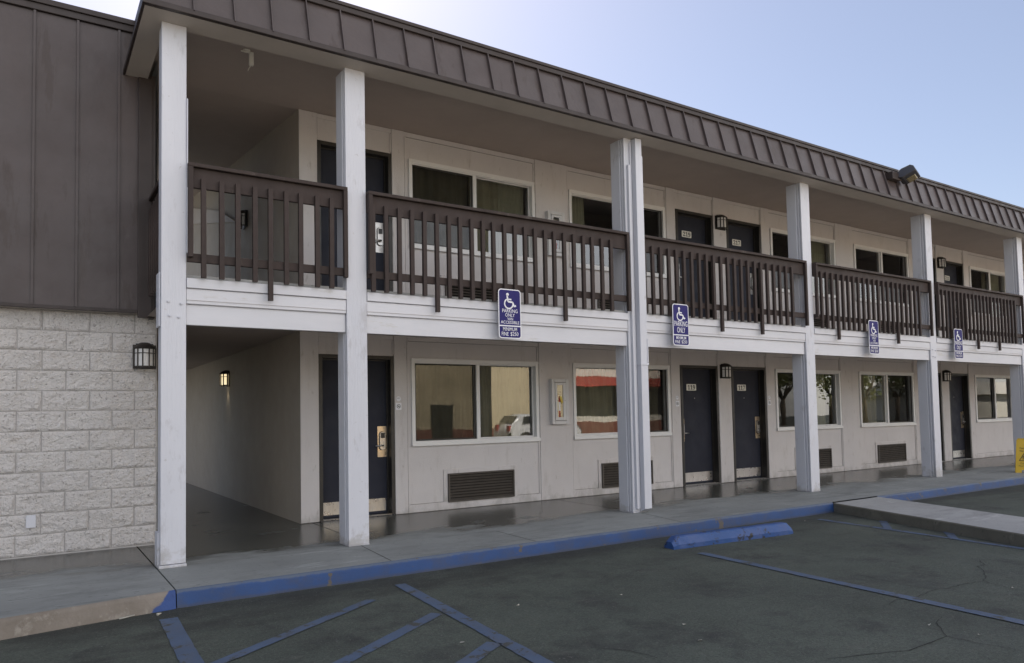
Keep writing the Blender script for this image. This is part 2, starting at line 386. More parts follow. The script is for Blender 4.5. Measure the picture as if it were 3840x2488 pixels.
SUN_AZ, SUN_EL = R(14), R(43)        # azimuth measured from +y towards +x
SKYF = .47; FILL_CLOUD = (8.6, 8.2, 7.9)
w = bpy.data.worlds.new('World'); scn.world = w; w.use_nodes = True
nt = w.node_tree; bg = nt.nodes['Background']
sky = nt.nodes.new('ShaderNodeTexSky'); sky.sky_type = 'NISHITA'; sky.sun_disc = False
sky.sun_elevation = SUN_EL; sky.sun_rotation = SUN_AZ; sky.air_density = 1.0; sky.dust_density = .7; sky.ozone_density = 1.2
# sky dimmed over the building; unseen bright cloud added behind the viewer as fill
tc = nt.nodes.new('ShaderNodeTexCoord')
dt = nt.nodes.new('ShaderNodeVectorMath'); dt.operation = 'DOT_PRODUCT'; dt.inputs[1].default_value = (.30, -.95, .05)
nt.links.new(tc.outputs['Generated'], dt.inputs[0])
mr = nt.nodes.new('ShaderNodeMapRange'); mr.interpolation_type = 'SMOOTHSTEP'; mr.inputs['From Min'].default_value = .12; mr.inputs['From Max'].default_value = .72
nt.links.new(dt.outputs['Value'], mr.inputs['Value'])
clear = mixc(nt, .12, mixc(nt, 1, sky.outputs[0], (SKYF*1.04, SKYF*.97, SKYF*.98), 'MULTIPLY'), (4.0, 3.95, 4.4))
cn = noise_n(nt, tc.outputs['Generated'], 2.2, 7, .6, (1, 1, 2.5))
cl = ramp(nt, cn, [(.30, tuple(x*.75 for x in FILL_CLOUD)), (.70, tuple(x*1.2 for x in FILL_CLOUD))])
fill_sky = mixc(nt, .62, sky.outputs[0], cl)
nt.links.new(mixc(nt, mr.outputs[0], clear, fill_sky), bg.inputs['Color']); bg.inputs['Strength'].default_value = .15
sd = bpy.data.lights.new('sun', 'SUN'); sd.energy = 5.0; sd.angle = R(.5); sd.color = (1, .95, .86)
so = bpy.data.objects.new('sun', sd); COL.objects.link(so)
dirv = Vector((math.sin(SUN_AZ)*math.cos(SUN_EL), math.cos(SUN_AZ)*math.cos(SUN_EL), math.sin(SUN_EL)))
so.rotation_euler = dirv.to_track_quat('Z', 'Y').to_euler(); so.location = (0, 30, 30)
vs = scn.view_settings; vs.view_transform = 'Standard'; vs.look = 'None'; vs.gamma = 1; vs.exposure = .95

# ------------------------------------------------------------------ ground, walkway, kerb, markings
GZ = .02; WZ = .15
mb = MB(); mb.face([(-140, -140, GZ), (160, -140, GZ), (160, 140, GZ), (-140, 140, GZ)]); struct(mb, 'ground', ASPHALT)

mb = MB(); mb.face([(-60, -13.9, GZ+.004), (90, -13.9, GZ+.004), (90, .6, GZ+.004), (-60, .6, GZ+.004)]); struct(mb, 'car_park_bounce', CONC3)  # unseen pale concrete added behind the viewer to bounce sunlight
def kerb_y(x): return 6.05 if x >= .94 else 6.05-(.94-x)*.157
JX = .935
for nm, x0, x1 in (('walkway', -9, JX-.006), ('walkway', JX+.006, 34)):
    mb = MB(); yb = 8.6 if x1 < 1 else 24
    xs = [x0, x1]
    fr = [(x, kerb_y(x)+.022) for x in xs]
    top = [(x, y, WZ) for x, y in fr]
    mb.face([top[0], top[1], (x1, yb, WZ), (x0, yb, WZ)])
    fb = [(x, kerb_y(x)) for x in xs]
    lo = [(x, y, WZ-.022) for x, y in fb]
    mb.face([(x0, yb, 0), (x1, yb, 0), (x1, yb, WZ), (x0, yb, WZ)])
    mb.face([(x1, fb[1][1], WZ-.03), (x1, yb, WZ-.03), (x1, yb, WZ), (x1, fb[1][1]+.022, WZ)])
    mb.face([(x0, fb[0][1], WZ-.03), (x0, yb, WZ-.03), (x0, yb, WZ), (x0, fb[0][1]+.022, WZ)])
    struct(mb, nm, CONC)
mb = MB(); mb.box(JX-.02, JX+.02, 6.07, 8.5, .0, WZ-.025); struct(mb, 'walkway_joint', DARK)

for pa, pb in (((2.76, 6.98), (2.68, 6.08)), ((4.28, 6.9), (4.235, 6.08)), ((6.47, 6.98), (6.27, 6.08)), ((10.2, 6.98), (10.15, 6.08)), ((13.85, 6.98), (13.8, 6.08)), ((2.9, 8.9), (2.87, 7.27)), ((6.55, 8.9), (6.52, 7.27))):
    mb = MB(); a = Vector(pa); b = Vector(pb); d = (b-a).normalized(); nn = Vector((-d.y, d.x))*.004
    mb.face([(*(a+nn), WZ+.002), (*(a-nn), WZ+.002), (*(b-nn), WZ+.002), (*(b+nn), WZ+.002)]); struct(mb, 'walkway_joint', CRACK)
def kerb(x0, x1, mat, step=.12, rag=.010):
    mb = MB(); n = max(2, int((x1-x0)/step)); rows = [[], [], [], []]
    for k in range(n+1):
        x = x0+(x1-x0)*k/n; y = kerb_y(x)
        a = noise.noise(Vector((x*1.7, 3, 0)))*rag; b = noise.noise(Vector((x*5, 9, 0)))*.004
        rows[0].append((x, y+.0225+b*.3, WZ+.001)); rows[1].append((x, y+.006+b*.4, WZ-.009+b*.3)); rows[2].append((x, y+b*.7, WZ-.030)); rows[3].append((x, y-.018+a, GZ-.01))
    mb.grid(rows); return struct(mb, 'kerb', mat)
kerb(-9, JX-.004, KERBE, .06, .030); kerb(JX+.004, 9.135, KERBB); kerb(10.21, 34, KERBB)

def stripe(a, b, wd, name='parking_line'):
    """painted stripe with slightly ragged edges"""
    mb = MB(); a = Vector(a); b = Vector(b); d = b-a; L = d.length; d /= L; nrm = Vector((-d.y, d.x)); n = max(3, int(L/.08)); rows = [[], []]
    for k in range(n+1):
        p = a+d*L*k/n
        for j, sg in enumerate((-1, 1)):
            e = wd/2+noise.noise(Vector((p.x*9, p.y*9, sg*5)))*.007
            q = p+nrm*sg*e; rows[j].append((q.x, q.y, GZ+.004+(0.001*(len(STR) % 3))))
    mb.grid(rows, 0, False); STR.append(1); return struct(mb, name, LINEB)
STR = []
stripe((.838, 5.75), (.75, 3.2), .118)
stripe((2.594, 5.71), (2.25, 1.3), .10)
stripe((2.20, 5.36), (.83, 4.46), .085); stripe((2.42, 4.71), (.79, 3.63), .095); stripe((2.39, 3.89), (1.0, 2.97), .105)
stripe((5.53, 5.115), (5.19, .65), .10)
stripe((8.37, 5.755), (7.72, .6), .085)
for k in range(4): stripe((8.80-.085*k*.9, 5.165-.77*k), (8.215-.1*k, 4.76-.77*k), .085)
stripe((14.2, 5.70), (13.4, 1.0), .09)

mb = MB()
for pl in ([(5.44, 2.96), (5.63, 2.99), (5.79, 3.0), (5.93, 2.96), (6.15, 2.96), (6.35, 2.92), (6.29, 2.8), (6.24, 2.68), (6.25, 2.6), (6.2, 2.3)],
           [(6.35, 2.92), (6.56, 3.0), (6.77, 3.11), (6.89, 3.21), (7.0, 3.2), (7.2, 3.35)],
           [(5.79, 3.65), (5.8, 3.57), (5.77, 3.42), (5.74, 3.24), (5.75, 3.17), (5.76, 3.1), (5.8, 3.01)],
           [(5.44, 2.96), (5.24, 3.01), (5.05, 2.96)], [(3.72, 2.53), (4.0, 2.44), (4.21, 2.35), (4.65, 2.36), (4.66, 2.14), (4.71, 1.97)],
           [(2.8, 3.47), (2.94, 3.3), (3.0, 3.06)], [(4.65, 2.36), (4.9, 2.55), (5.1, 2.6)], [(3.9, 5.0), (4.1, 4.9), (4.3, 4.95)]):
    pts = []
    for (ax, ay), (bx, by) in zip(pl, pl[1:]):
        for k in range(5):
            t = k/5; x = ax+(bx-ax)*t; y = ay+(by-ay)*t
            pts.append(Vector((x+noise.noise(Vector((x*14, y*14, 0)))*.018, y+noise.noise(Vector((x*14, y*14, 7)))*.018)))
    for a, b in zip(pts, pts[1:]):
        d = (b-a); d = Vector((-d.y, d.x)).normalized()*(.0016+.002*random.random())
        mb.face([(*(a+d), GZ+.003), (*(a-d), GZ+.003), (*(b-d), GZ+.003), (*(b+d), GZ+.003)])
struct(mb, 'asphalt_crack', CRACK)

# concrete strip crossing the stalls
mb = MB(); near0 = Vector((9.13, 6.045)); nd = Vector((-.936, -2.68)).normalized(); far0 = Vector((10.215, 6.045)); n = 40; L = 8.0
rows = [[], [], [], [], []]
for k in range(n+1):
    a = near0+nd*L*k/n; b = far0+nd*(L*k/n); r1 = noise.noise(Vector((k*.9, 0, 0)))*.012; r2 = noise.noise(Vector((k*.9, 5, 0)))*.015
    rows[0].append((b.x+.02, b.y, GZ-.01)); rows[1].append((b.x, b.y, .141)); rows[2].append((a.x+.012, a.y, .141)); rows[3].append((a.x+r1*.3, a.y, .128+r1*.2)); rows[4].append((a.x-.01+r2, a.y, GZ-.01))
mb.grid(rows[:3], 0, False); mb.grid(rows[2:], 1, False); mb.face([rows[0][-1], rows[1][-1], rows[2][-1], rows[4][-1]], 1)
struct(mb, 'path', [CONC2, SILLC])

# wheel stop
ws = thing('wheel_stop', (6.34, 5.42, GZ), 'chipped blue concrete wheel stop on the asphalt beside the blue kerb', 'wheel stop', rz=R(-4.5))
mb = MB(); hw, H, HL = .085, .125, .87
prof = [(-hw, 0), (hw, 0), (hw, .045), (hw*.62, H-.012), (hw*.45, H), (-hw*.45, H), (-hw*.62, H-.012), (-hw, .045)]
nx = 26; rows = []
for k in range(nx+1):
    t = -1+2*k/nx; e = max(0, (abs(t)-.90)/.10); sc = 1-.45*e*e
    rows.append([(t*HL+(noise.noise(Vector((k*3.1, j, 2)))*.01 if k in (0, nx) else 0), y*(1-.15*e)+noise.noise(Vector((k*.8, j*2.0, 0)))*.004, z*sc+noise.noise(Vector((k*.7, j*1.3, 9)))*.004*(z > 0)) for j, (y, z) in enumerate(prof+prof[:1])])
mb.grid(rows, 0, False)
for r in (rows[0], rows[-1]): mb.face(r[:-1])
mb.build('body', STOPB, ws, bevel=.006)

# small litter on the asphalt and walkway
for i, (x, y) in enumerate([(3.79, 4.32), (4.8, 2.54), (4.81, 2.25), (6.25, 2.67), (3.58, 3.47), (2.99, 4.54), (3.41, 3.18), (2.23, 4.01), (8.11, 5.77)]):
    mb = MB(); s = .009+.011*random.random(); a = random.random()*6
    p = [(x+s*(1+.5*random.random())*math.cos(a+k*1.26), y+s*math.sin(a+k*1.26)*.6, GZ+.004+.010*random.random()) for k in range(5)]
    mb.face(p); q = [(u, v, z-.002) for u, v, z in p]; mb.face(q[::-1])
    o = mb.build('litter_scrap', SCRAP)
    tag(o, 'tiny pale scrap of litter lying on the dark asphalt', 'litter', 'litter scraps on the asphalt')
for (x, y, dx, dy, lb) in ((.60, 5.95, .10, .035, 'thin pale stick lying at the foot of the unpainted kerb'), (.80, 5.90, .03, .01, 'small yellowish dry leaf at the foot of the unpainted kerb')):
    mb = MB(); mb.cyl((x-dx/2, y-dy/2, GZ+.008), (x+dx/2, y+dy/2, GZ+.012), .005 if dx > .05 else .012, .003, 6)
    tag(mb.build('twig' if dx > .05 else 'dry_leaf', SCRAP), lb, 'litter')

# ------------------------------------------------------------------ motel building
XE = 31.0; YW = 8.925; YP = 8.90; X0 = 2.76; Z2 = 2.72; CZ2 = 5.25
ORG = (X0, YW, WZ)
motel = thing('motel_building', ORG, 'two-storey grey stucco motel with white columns and a brown mansard roof', 'building')
def part(mb, name, mats, bevel=0, parent=None): return mb.build(name, mats, parent or motel, ORG, bevel)

doors = []   # (x0, x1, handle side)
for a, b, s in ((2.99, 4.00, 1), (9.27, 10.20, -1), (10.56, 11.51, 1), (16.86, 17.83, -1), (18.17, 19.12, 1), (24.42, 25.38, -1), (25.72, 26.67, 1)): doors.append((a, b, s))
wins = [(4.25, 6.30), (6.96, 9.00), (11.79, 13.84), (14.52, 16.61), (19.42, 21.49), (22.09, 24.15)]
pil = [(2.76, 2.99), (4.00, 4.18), (6.32, 6.92), (9.04, 9.25), (10.205, 10.54), (11.515, 11.73), (13.86, 14.45), (16.64, 16.85), (17.835, 18.165), (19.125, 19.36), (21.44+.07, 22.03), (24.19, 24.40), (25.39, 25.71), (26.68, 26.9)]
FL = [(WZ, 2.49, 2.215, 1.03, 2.19), (Z2, CZ2, 4.91, 3.68, 4.88)]   # floor, ceiling, door top, window z
mb = MB()
for (zf, zc, zd, w0, w1) in FL:
    xs = sorted({X0, XE} | {v for d in doors for v in d[:2]} | {v for q in wins for v in q})
    zs = sorted({zf, zc, zd, w0, w1})
    for xa, xb in zip(xs, xs[1:]):
        for za, zb in zip(zs, zs[1:]):
            xm, zm = (xa+xb)/2, (za+zb)/2
            if any(a < xm < b for a, b, _ in doors) and zm < zd: continue
            if any(a < xm < b for a, b in wins) and w0 < zm < w1: continue
            mb.face([(xa, YW, za), (xb, YW, za), (xb, YW, zb), (xa, YW, zb)])
    for a, b, _ in doors:                       # reveals
        mb.face([(a, YW, zf), (a, YW+.2, zf), (a, YW+.2, zd), (a, YW, zd)]); mb.face([(b, YW, zf), (b, YW, zd), (b, YW+.2, zd), (b, YW+.2, zf)]); mb.face([(a, YW, zd), (b, YW, zd), (b, YW+.2, zd), (a, YW+.2, zd)])
    for a, b in wins:
        mb.face([(a, YW, w0), (a, YW+.14, w0), (a, YW+.14, w1), (a, YW, w1)]); mb.face([(b, YW, w0), (b, YW+.14, w0), (b, YW+.14, w1), (b, YW, w1)])
        mb.face([(a, YW, w1), (b, YW, w1), (b, YW+.14, w1), (a, YW+.14, w1)]); mb.face([(a, YW, w0), (b, YW, w0), (b, YW+.14, w0), (a, YW+.14, w0)])
    mb.face([(X0, 22, zf), (XE, 22, zf), (XE, 22, zc+.7), (X0, 22, zc+.7)]); mb.face([(XE, YW, zf), (XE, 22, zf), (XE, 22, zc), (XE, YW, zc)])
wall = part(mb, 'wall', WALL)
for a, b in pil:                                   # stucco pilaster strips, both storeys
    mb = MB()
    for zf, zc, *_ in FL: mb.box(a, b, YP, YW-.001, zf+.004, zc-.004)
    mb.build('pilaster', WALL, wall, ORG, .006)
mb = MB()                                          # panel mouldings beside the strips, base and head trims
for zf, zc, zd, w0, w1 in FL:
    for a, b in wins:
        a2 = max(p[1] for p in pil if p[1] <= a+.01); b2 = min(p[0] for p in pil if p[0] >= b-.01)
        mb.box(a2+.006, a2+.030, YW-.016, YW-.0005, zf+.11, zc-.07); mb.box(b2-.026, b2-.004, YW-.016, YW-.0005, zf+.11, zc-.07)
        mb.box(a2+.004, b2-.002, YW-.019, YW-.0005, zf+.005, zf+.108); mb.box(a2+.004, b2-.002, YW-.014, YW-.0005, zc-.068, zc-.006)
    for a, b, _ in doors:
        a2 = max([p[1] for p in pil if p[1] <= a+.02], default=a); b2 = min([p[0] for p in pil if p[0] >= b-.02], default=b)
        mb.box(a2+.004, b2-.004, YW-.014, YW-.0005, zc-.062, zc-.006); mb.box(a2+.003, a2+.02, YW-.016, YW-.0005, zd+.02, zc-.07); mb.box(b2-.02, b2-.003, YW-.016, YW-.0005, zd+.02, zc-.07)
mb.build('panel_trim', WALL, wall, ORG, .003)
mb = MB()                                          # dark strips painting the gap shadow of caulk joints along pilasters and trims
for zf, zc, zd, w0, w1 in FL:
    for a, b in pil:
        for x in (a-.0065, b+.0005):
            if X0 < x: mb.box(x, x+.006, YW-.0045, YW-.0005, zf+.02, zc-.01)
    for a, b in wins:
        a2 = max(p[1] for p in pil if p[1] <= a+.01); b2 = min(p[0] for p in pil if p[0] >= b-.01)
        mb.box(a2+.032, b2-.030, YW-.0035, YW-.0005, zf+.109, zf+.1125); mb.box(a2+.032, b2-.030, YW-.0035, YW-.0005, zc-.0725, zc-.069)
mb.build('panel_joint_shade', LOUVRE, wall, ORG)
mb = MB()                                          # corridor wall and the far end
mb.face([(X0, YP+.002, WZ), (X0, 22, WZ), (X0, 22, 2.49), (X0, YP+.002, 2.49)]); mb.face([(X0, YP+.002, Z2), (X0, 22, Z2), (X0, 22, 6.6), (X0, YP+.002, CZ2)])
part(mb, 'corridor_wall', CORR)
mb = MB(); mb.prism([(12.0, 4.55), (16.1, 5.46), (16.1, 5.80), (13.2, 5.02)], X0-.05, X0-.003, 0); part(mb, 'pale_wedge', SOFFIT)  # pale wedge added on the upper corridor wall, an unclear shape

# ceilings, balcony slab, soffit, header
mb = MB()
mb.face([(1.0, 7.08, CZ2), (XE, 7.08, CZ2), (XE, 8.93, CZ2), (1.0, 8.93, CZ2)]); mb.face([(1.1, 8.93, CZ2), (2.80, 8.93, CZ2), (2.80, 22, 6.6), (1.1, 22, 6.6)])
mb.face([(1.0, 7.0, 2.485), (XE, 7.0, 2.485), (XE, 8.93, 2.485), (1.0, 8.93, 2.485)]); mb.face([(1.1, 8.93, 2.485), (2.80, 8.93, 2.485), (2.80, 22, 2.485), (1.1, 22, 2.485)])
part(mb, 'ceiling', CEIL)
mb = MB(); mb.box(1.125, XE, 7.06, 8.92, 2.50, Z2); mb.box(1.12, 2.755, 8.92, 22, 2.50, Z2); part(mb, 'balcony_floor', CONC2)
XS = .785
mb = MB()                                          # soffit: front strip, left return
mb.box(XS+.012, XE, 6.80, 7.08, 4.955, 4.975); mb.box(XS+.012, 1.0, 7.0805, 8.45, 4.955, 4.975)
mb.box(.97, XE, 7.02, 7.08, 4.976, CZ2)
part(mb, 'soffit', SOFFIT)
# mansard
yb, zb_, yt, zt = 6.765, 4.985, 6.895, 5.475
mb = MB(); mb.face([(XS, yb, zb_), (XE, yb, zb_), (XE, yt, zt), (XS+.13, yt, zt)])
mb.face([(XS, yb, zb_), (XS+.13, yt, zt), (XS+.13, 8.42, zt), (XS, 8.42, zb_)])
sl = Vector((0, yt-yb, zt-zb_)); sn = Vector((0, -(zt-zb_), yt-yb)).normalized()
k = 0
x = 1.178
while x < XE:
    a = Vector((x, yb, zb_)); b = Vector((x, yt, zt)); jog = .004*math.sin(k*2.3)
    for dx, h in ((.005, .032),):
        p = [a+Vector((-dx+jog, 0, 0)), a+Vector((dx+jog, 0, 0)), b+Vector((dx, 0, 0)), b+Vector((-dx, 0, 0))]
        q = [v+sn*h for v in p]
        mb.face(q)
        for i in range(4): j = (i+1) % 4; mb.face([p[i], p[j], q[j], q[i]])
    x += .3425; k += 1
roof = part(mb, 'mansard_roof', METAL)
mb = MB()                                          # drip edge and the stepped cap
mb.box(XS-.012, XE, yb-.022, yb+.03, zb_-.032, zb_+.018); mb.box(XS-.012, XS+.011, yb+.0305, 8.42, zb_-.032, zb_+.018)
mb.build('drip_edge', METALD, roof, ORG, .004)
mb = MB(); mb.box(XS+.09, XE, yt-.038, yt+.10, zt-.022, zt+.030); mb.box(XS+.075, XE, yt-.052, yt+.12, zt+.0305, zt+.066)
mb.box(XS+.09, XS+.22, yt+.1205, 8.4, zt-.022, zt+.06); mb.build('roof_cap', METALD, roof, ORG, .004)
mb = MB(); mb.box(2.80, XE, 7.02, 22.2, zt+.005, zt+.028); mb.box(1.02, 2.799, 7.02, 8.93, zt+.005, zt+.028); mb.box(XE-.02, XE, 7.3, 22.2, 5.3, zt); mb.build('roof_deck', METALD, roof, ORG)

# columns
colx = [(.962, 1.160), (2.642, 2.855), (6.380, 6.600), (10.035, 10.250), (13.695, 13.910), (17.350, 17.570)]
for i, (a, b) in enumerate(colx):
    mb = MB(); zt_ = 4.956
    if i == 0:
        mb.box(a-.006, b, 7.0, 7.045, WZ+.03, zt_); mb.box(a, b-.004, 7.046, 7.20, WZ+.028, zt_); mb.box(a-.02, b+.006, 6.985, 7.06, WZ, WZ+.026); mb.box(a-.022, b+.004, 7.061, 7.21, WZ, WZ+.30)
        mb.box(a-.020, a-.0065, 7.03, 7.19, 2.24, 2.72)
        mb.box(b+.0005, b+.012, 6.985, 7.04, 2.9, 4.3)
    else:
        mb.box(a, b, 7.0, 7.028, WZ+.012, zt_); mb.box(a+.012, b-.012, 7.0285, 7.045, WZ+.012, zt_); mb.box(a+.002, b-.002, 7.0455, 7.075, WZ+.012, zt_); mb.box(a+.010, b-.010, 7.0755, 7.09, WZ+.012, zt_); mb.box(a-.002, b+.002, 7.0905, 7.26, WZ+.012, zt_); mb.box(a-.004, b+.004, 6.997, 7.262, WZ, WZ+.0115)
    co = part(mb, 'column', POST, .006)
    if i in (0, 4):
        for dx, z in ((.052, 2.46), (.156, 2.445), (.063, 2.335), (.137, 2.325)):
            mb = MB(); mb.cyl((a+dx, 7.0, z), (a+dx, 6.990, z), .012, .011, 12); mb.cyl((a+dx, 6.990, z), (a+dx, 6.983, z), .007, .006, 6); mb.build('bolt', WHITE, co, ORG)
# balcony beams, one per bay: three lapped boards
bays = [(colx[i][1], colx[i+1][0]) for i in range(5)]+[(17.57, XE)]
for a, b in bays:
    mb = MB(); a += .003; b -= .003
    mb.box(a, b, 7.030, 7.07, 2.265, 2.448); mb.box(a, b, 7.008, 7.0295, 2.452, 2.588); mb.box(a, b, 7.0295, 7.06, 2.449, 2.62); mb.box(a, b, 6.990, 7.0295, 2.592, 2.680); mb.box(a, b, 7.0705, 7.10, 2.30, 2.484)
    part(mb, 'balcony_beam', BEAMW, .005)

# doors
def door(a, b, side, zf, zd, plate, lockmat):
    dp = MB(); ft = .05
    z1 = zd-ft
    dp.box(a+ft+.003, b-ft-.003, YW+.115, YW+.155, zf+.02, z1-.003)
    d = part(dp, 'door', NAVY, .003)
    m2 = MB()
    for x0, x1, z0, zz in ((a+.001, a+ft, zf+.001, zd-.001), (b-ft, b-.001, zf+.001, zd-.001), (a+ft+.0005, b-ft-.0005, z1, zd-.001)):
        m2.box(x0, x1, YW-.018, YW+.17, z0, zz)
    for x0, x1 in ((a+ft, a+ft+.014), (b-ft-.014, b-ft)): m2.box(x0, x1, YW+.085, YW+.113, zf+.001, z1)
    m2.box(a+ft+.0145, b-ft-.0145, YW+.085, YW+.113, z1-.014, z1)
    m2.build('door_frame', DFRAME, d, ORG, .003)
    m3 = MB(); m3.box(a+ft+.03, b-ft-.03, YW+.110, YW+.1145, zf+.055, zf+.215); m3.build('kick_plate', STEEL, d, ORG)
    m4 = MB(); m4.box(a+ft, b-ft, YW-.012, YW+.10, zf, zf+.018); m4.prism([(YW-.04, zf), (YW-.0125, zf), (YW-.0125, zf+.014)], a+.02, b-.02, 0); m4.build('threshold', STEEL, d, ORG)
    lx = b-ft-.075 if side > 0 else a+ft+.075; lz = zf+.95; y0 = YW+.1145
    m5 = MB()
    m5.prism(rrect(lx-.062, lx+.062, lz-.20, lz+.20, .008), y0-.004, y0, 1, 0)
    m5.prism(rrect(lx-.038, lx+.038, lz-.105, lz+.125, .03), y0-.03, y0-.0045, 1, 1)
    m5.prism(rrect(lx-.028, lx+.028, lz+.045, lz+.115, .006), y0-.033, y0-.0302, 1, 2)
    m5.cyl((lx, y0-.03, lz-.05), (lx, y0-.072, lz-.05), .012, .011, 10, 1)
    m5.cyl((lx, y0-.066, lz-.05), (lx-side*.115, y0-.066, lz-.053), .0115, .008, 10, 1)
    m5.prism(rrect(lx-.042, lx+.042, lz-.112, lz+.132, .034), y0-.008, y0-.0042, 1, 2)
    m5.build('handle', [lockmat, STEEL, BLACK], d, ORG)
    if plate:
        cx = (a+b)/2-(.075 if side < 0 else .06); cz = zf+1.69
        m6 = MB(); y0 = YW+.1145
        m6.prism(rrect(cx-.118, cx+.118, cz-.056, cz+.056, .012), y0-.005, y0, 1, 0)
        add_text(m6, ''.join(chr(0x1D7CE+int(c)) for c in plate), cx, cz, .182, .080, y0-.0062, 1, .012)
        m6.build('number_plate', [PLATE, INK], d, ORG)
    m7 = MB(); m7.cyl(((a+b)/2, YW+.1145, zf+1.5), ((a+b)/2, YW+.110, zf+1.5), .008, .007, 10); m7.build('peephole', STEEL, d, ORG)
nums = [None, '119', '117', None, None, None, None]; nums2 = [None, '219', '217', None, '211', None, None]
for i, (a, b, s) in enumerate(doors):
    door(a, b, s, WZ, 2.215, nums[i], BRASS); door(a, b, s, 2.845, 4.91, nums2[i], STEEL)
    mb = MB(); mb.box(a, b, YW-.02, YW+.1, Z2, 2.844); part(mb, 'door_step', CONC2)

# windows
def curtain(x0, x1, z0, z1, y, amp, per, ph):
    mb = MB(); n = max(8, int((x1-x0)/.012)); rows = []
    for zi in range(7):
        t = zi/6; row = []
        for k in range(n+1):
            x = x0+(x1-x0)*k/n
            d = amp*(.7+.5*(1-t))*(math.sin(x*2*math.pi/per+ph+.5*math.sin(x*7+ph))+.35*math.sin(x*2*math.pi/per*2.3+ph*3+t))
            row.append((x+.015*math.sin(t*3+k*.2), y+d, z0+(z1-z0)*t))
        rows.append(row)
    mb.grid(rows); return mb
def window(a, b, z0, z1, scr, curts, sill_rag=0):
    F = MB(); c = (a+b)/2; sa, sb = a+.045, b-.045; s0, s1 = z0+.062, z1-.048; y0, y1 = YW-.030, YW+.10
    F.box(a-.004, sa, y0, y1, z0, z1); F.box(sb, b+.004, y0, y1, z0, z1); F.box(sa+.0005, sb-.0005, y0, y1, s1, z1); F.box(sa+.0005, sb-.0005, y0, y1, z0, s0)
    F.box(a-.012, b+.012, y0-.014, y0-.0005, z0-.006, z0+.045)                       # sill board
    F.box(a-.006, b+.006, y0-.006, y0-.0005, z1-.030, z1+.006)                      # head trim
    F.box(c-.028, c+.028, y0+.014, y1-.01, s0+.0005, s1-.0005)                       # meeting stile
    F.box(sa+.0005, sb-.0005, y0+.012, y0+.026, s1-.014, s1-.0005)
    win = part(F, 'window', VINYL, .003)
    for h in (0, 1):
        x0, x1 = (sa, c-.028) if h == 0 else (c+.028, sb)
        G = MB(); yg = YW+.035 if h == 0 else YW+.060
        G.face([(x0+.018, yg, s0+.018), (x1-.018, yg, s0+.018), (x1-.018, yg, s1-.018), (x0+.018, yg, s1-.018)])
        G.build('pane', GLASS, win, ORG)
        S = MB(); w2 = .018
        for q in ((x0+.001, x0+w2, s0+.001, s1-.001), (x1-w2, x1-.001, s0+.001, s1-.001), (x0+w2+.0003, x1-w2-.0003, s0+.001, s0+w2), (x0+w2+.0003, x1-w2-.0003, s1-w2, s1-.001)): S.box(q[0], q[1], yg-.014, yg+.014, q[2], q[3])
        S.build('sash', VINYL, win, ORG)
        if scr == h:
            S = MB(); ys = YW+.008; w3 = .022
            for q in ((x0+.002, x0+w3, s0+.002, s1-.002), (x1-w3, x1-.002, s0+.002, s1-.002), (x0+w3+.0003, x1-w3-.0003, s0+.002, s0+w3), (x0+w3+.0003, x1-w3-.0003, s1-w3, s1-.002)): S.box(q[0], q[1], ys-.006, ys+.005, q[2], q[3], 1)
            S.face([(x0+.012, ys, s0+.012), (x1-.012, ys, s0+.012), (x1-.012, ys, s1-.012), (x0+.012, ys, s1-.012)], 0)
            S.build('insect_screen', [SCREEN, DFRAME], win, ORG)
    for (p, q, sh) in curts:
        x0, x1 = a+.03+(b-a-.06)*p, a+.03+(b-a-.06)*q
        curtain(x0, x1, z0-.02, z1+.03, YW+.20, .030 if not sh else .012, .21 if not sh else .06, p*9+a).build('curtain', SHEER if sh else CURT, win, ORG)
lowc = [[(0, 1, 0)], [(0, .55, 0), (.86, 1, 0)], [(.72, .9, 1)], [(.08, .44, 0)], [(0, .12, 0)], []]
upc = [[(0, .49, 0), (.5, .80, 0), (.74, 1, 1)], [(0, .22, 1)], [(.6, 1, 1)], [(0, .12, 1)], [(.52, 1, 1)], []]
for i, (a, b) in enumerate(wins):
    sc = 1 if i in (1, 3) else 0
    window(a, b, 1.03, 2.19, sc, lowc[i]); window(a, b, 3.68, 4.88, sc, upc[i])
# dim rooms behind the glass
mb = MB()
for zf, zc in ((WZ, 2.6), (Z2, 5.3)):
    mb.face([(X0+.05, 12.4, zf), (XE, 12.4, zf), (XE, 12.4, zc), (X0+.05, 12.4, zc)])
    mb.face([(X0+.05, YW+.16, zf+.01), (XE, YW+.16, zf+.01), (XE, 12.4, zf+.01), (X0+.05, 12.4, zf+.01)]); mb.face([(X0+.05, YW+.16, zc), (XE, YW+.16, zc), (XE, 12.4, zc), (X0+.05, 12.4, zc)])
    for xp in (X0+.05, 6.6, 10.37, 14.15, 18.0, 21.7, 25.6): mb.face([(xp, YW+.16, zf), (xp, 12.4, zf), (xp, 12.4, zc), (xp, YW+.16, zc)])
part(mb, 'room_interior', ROOM)

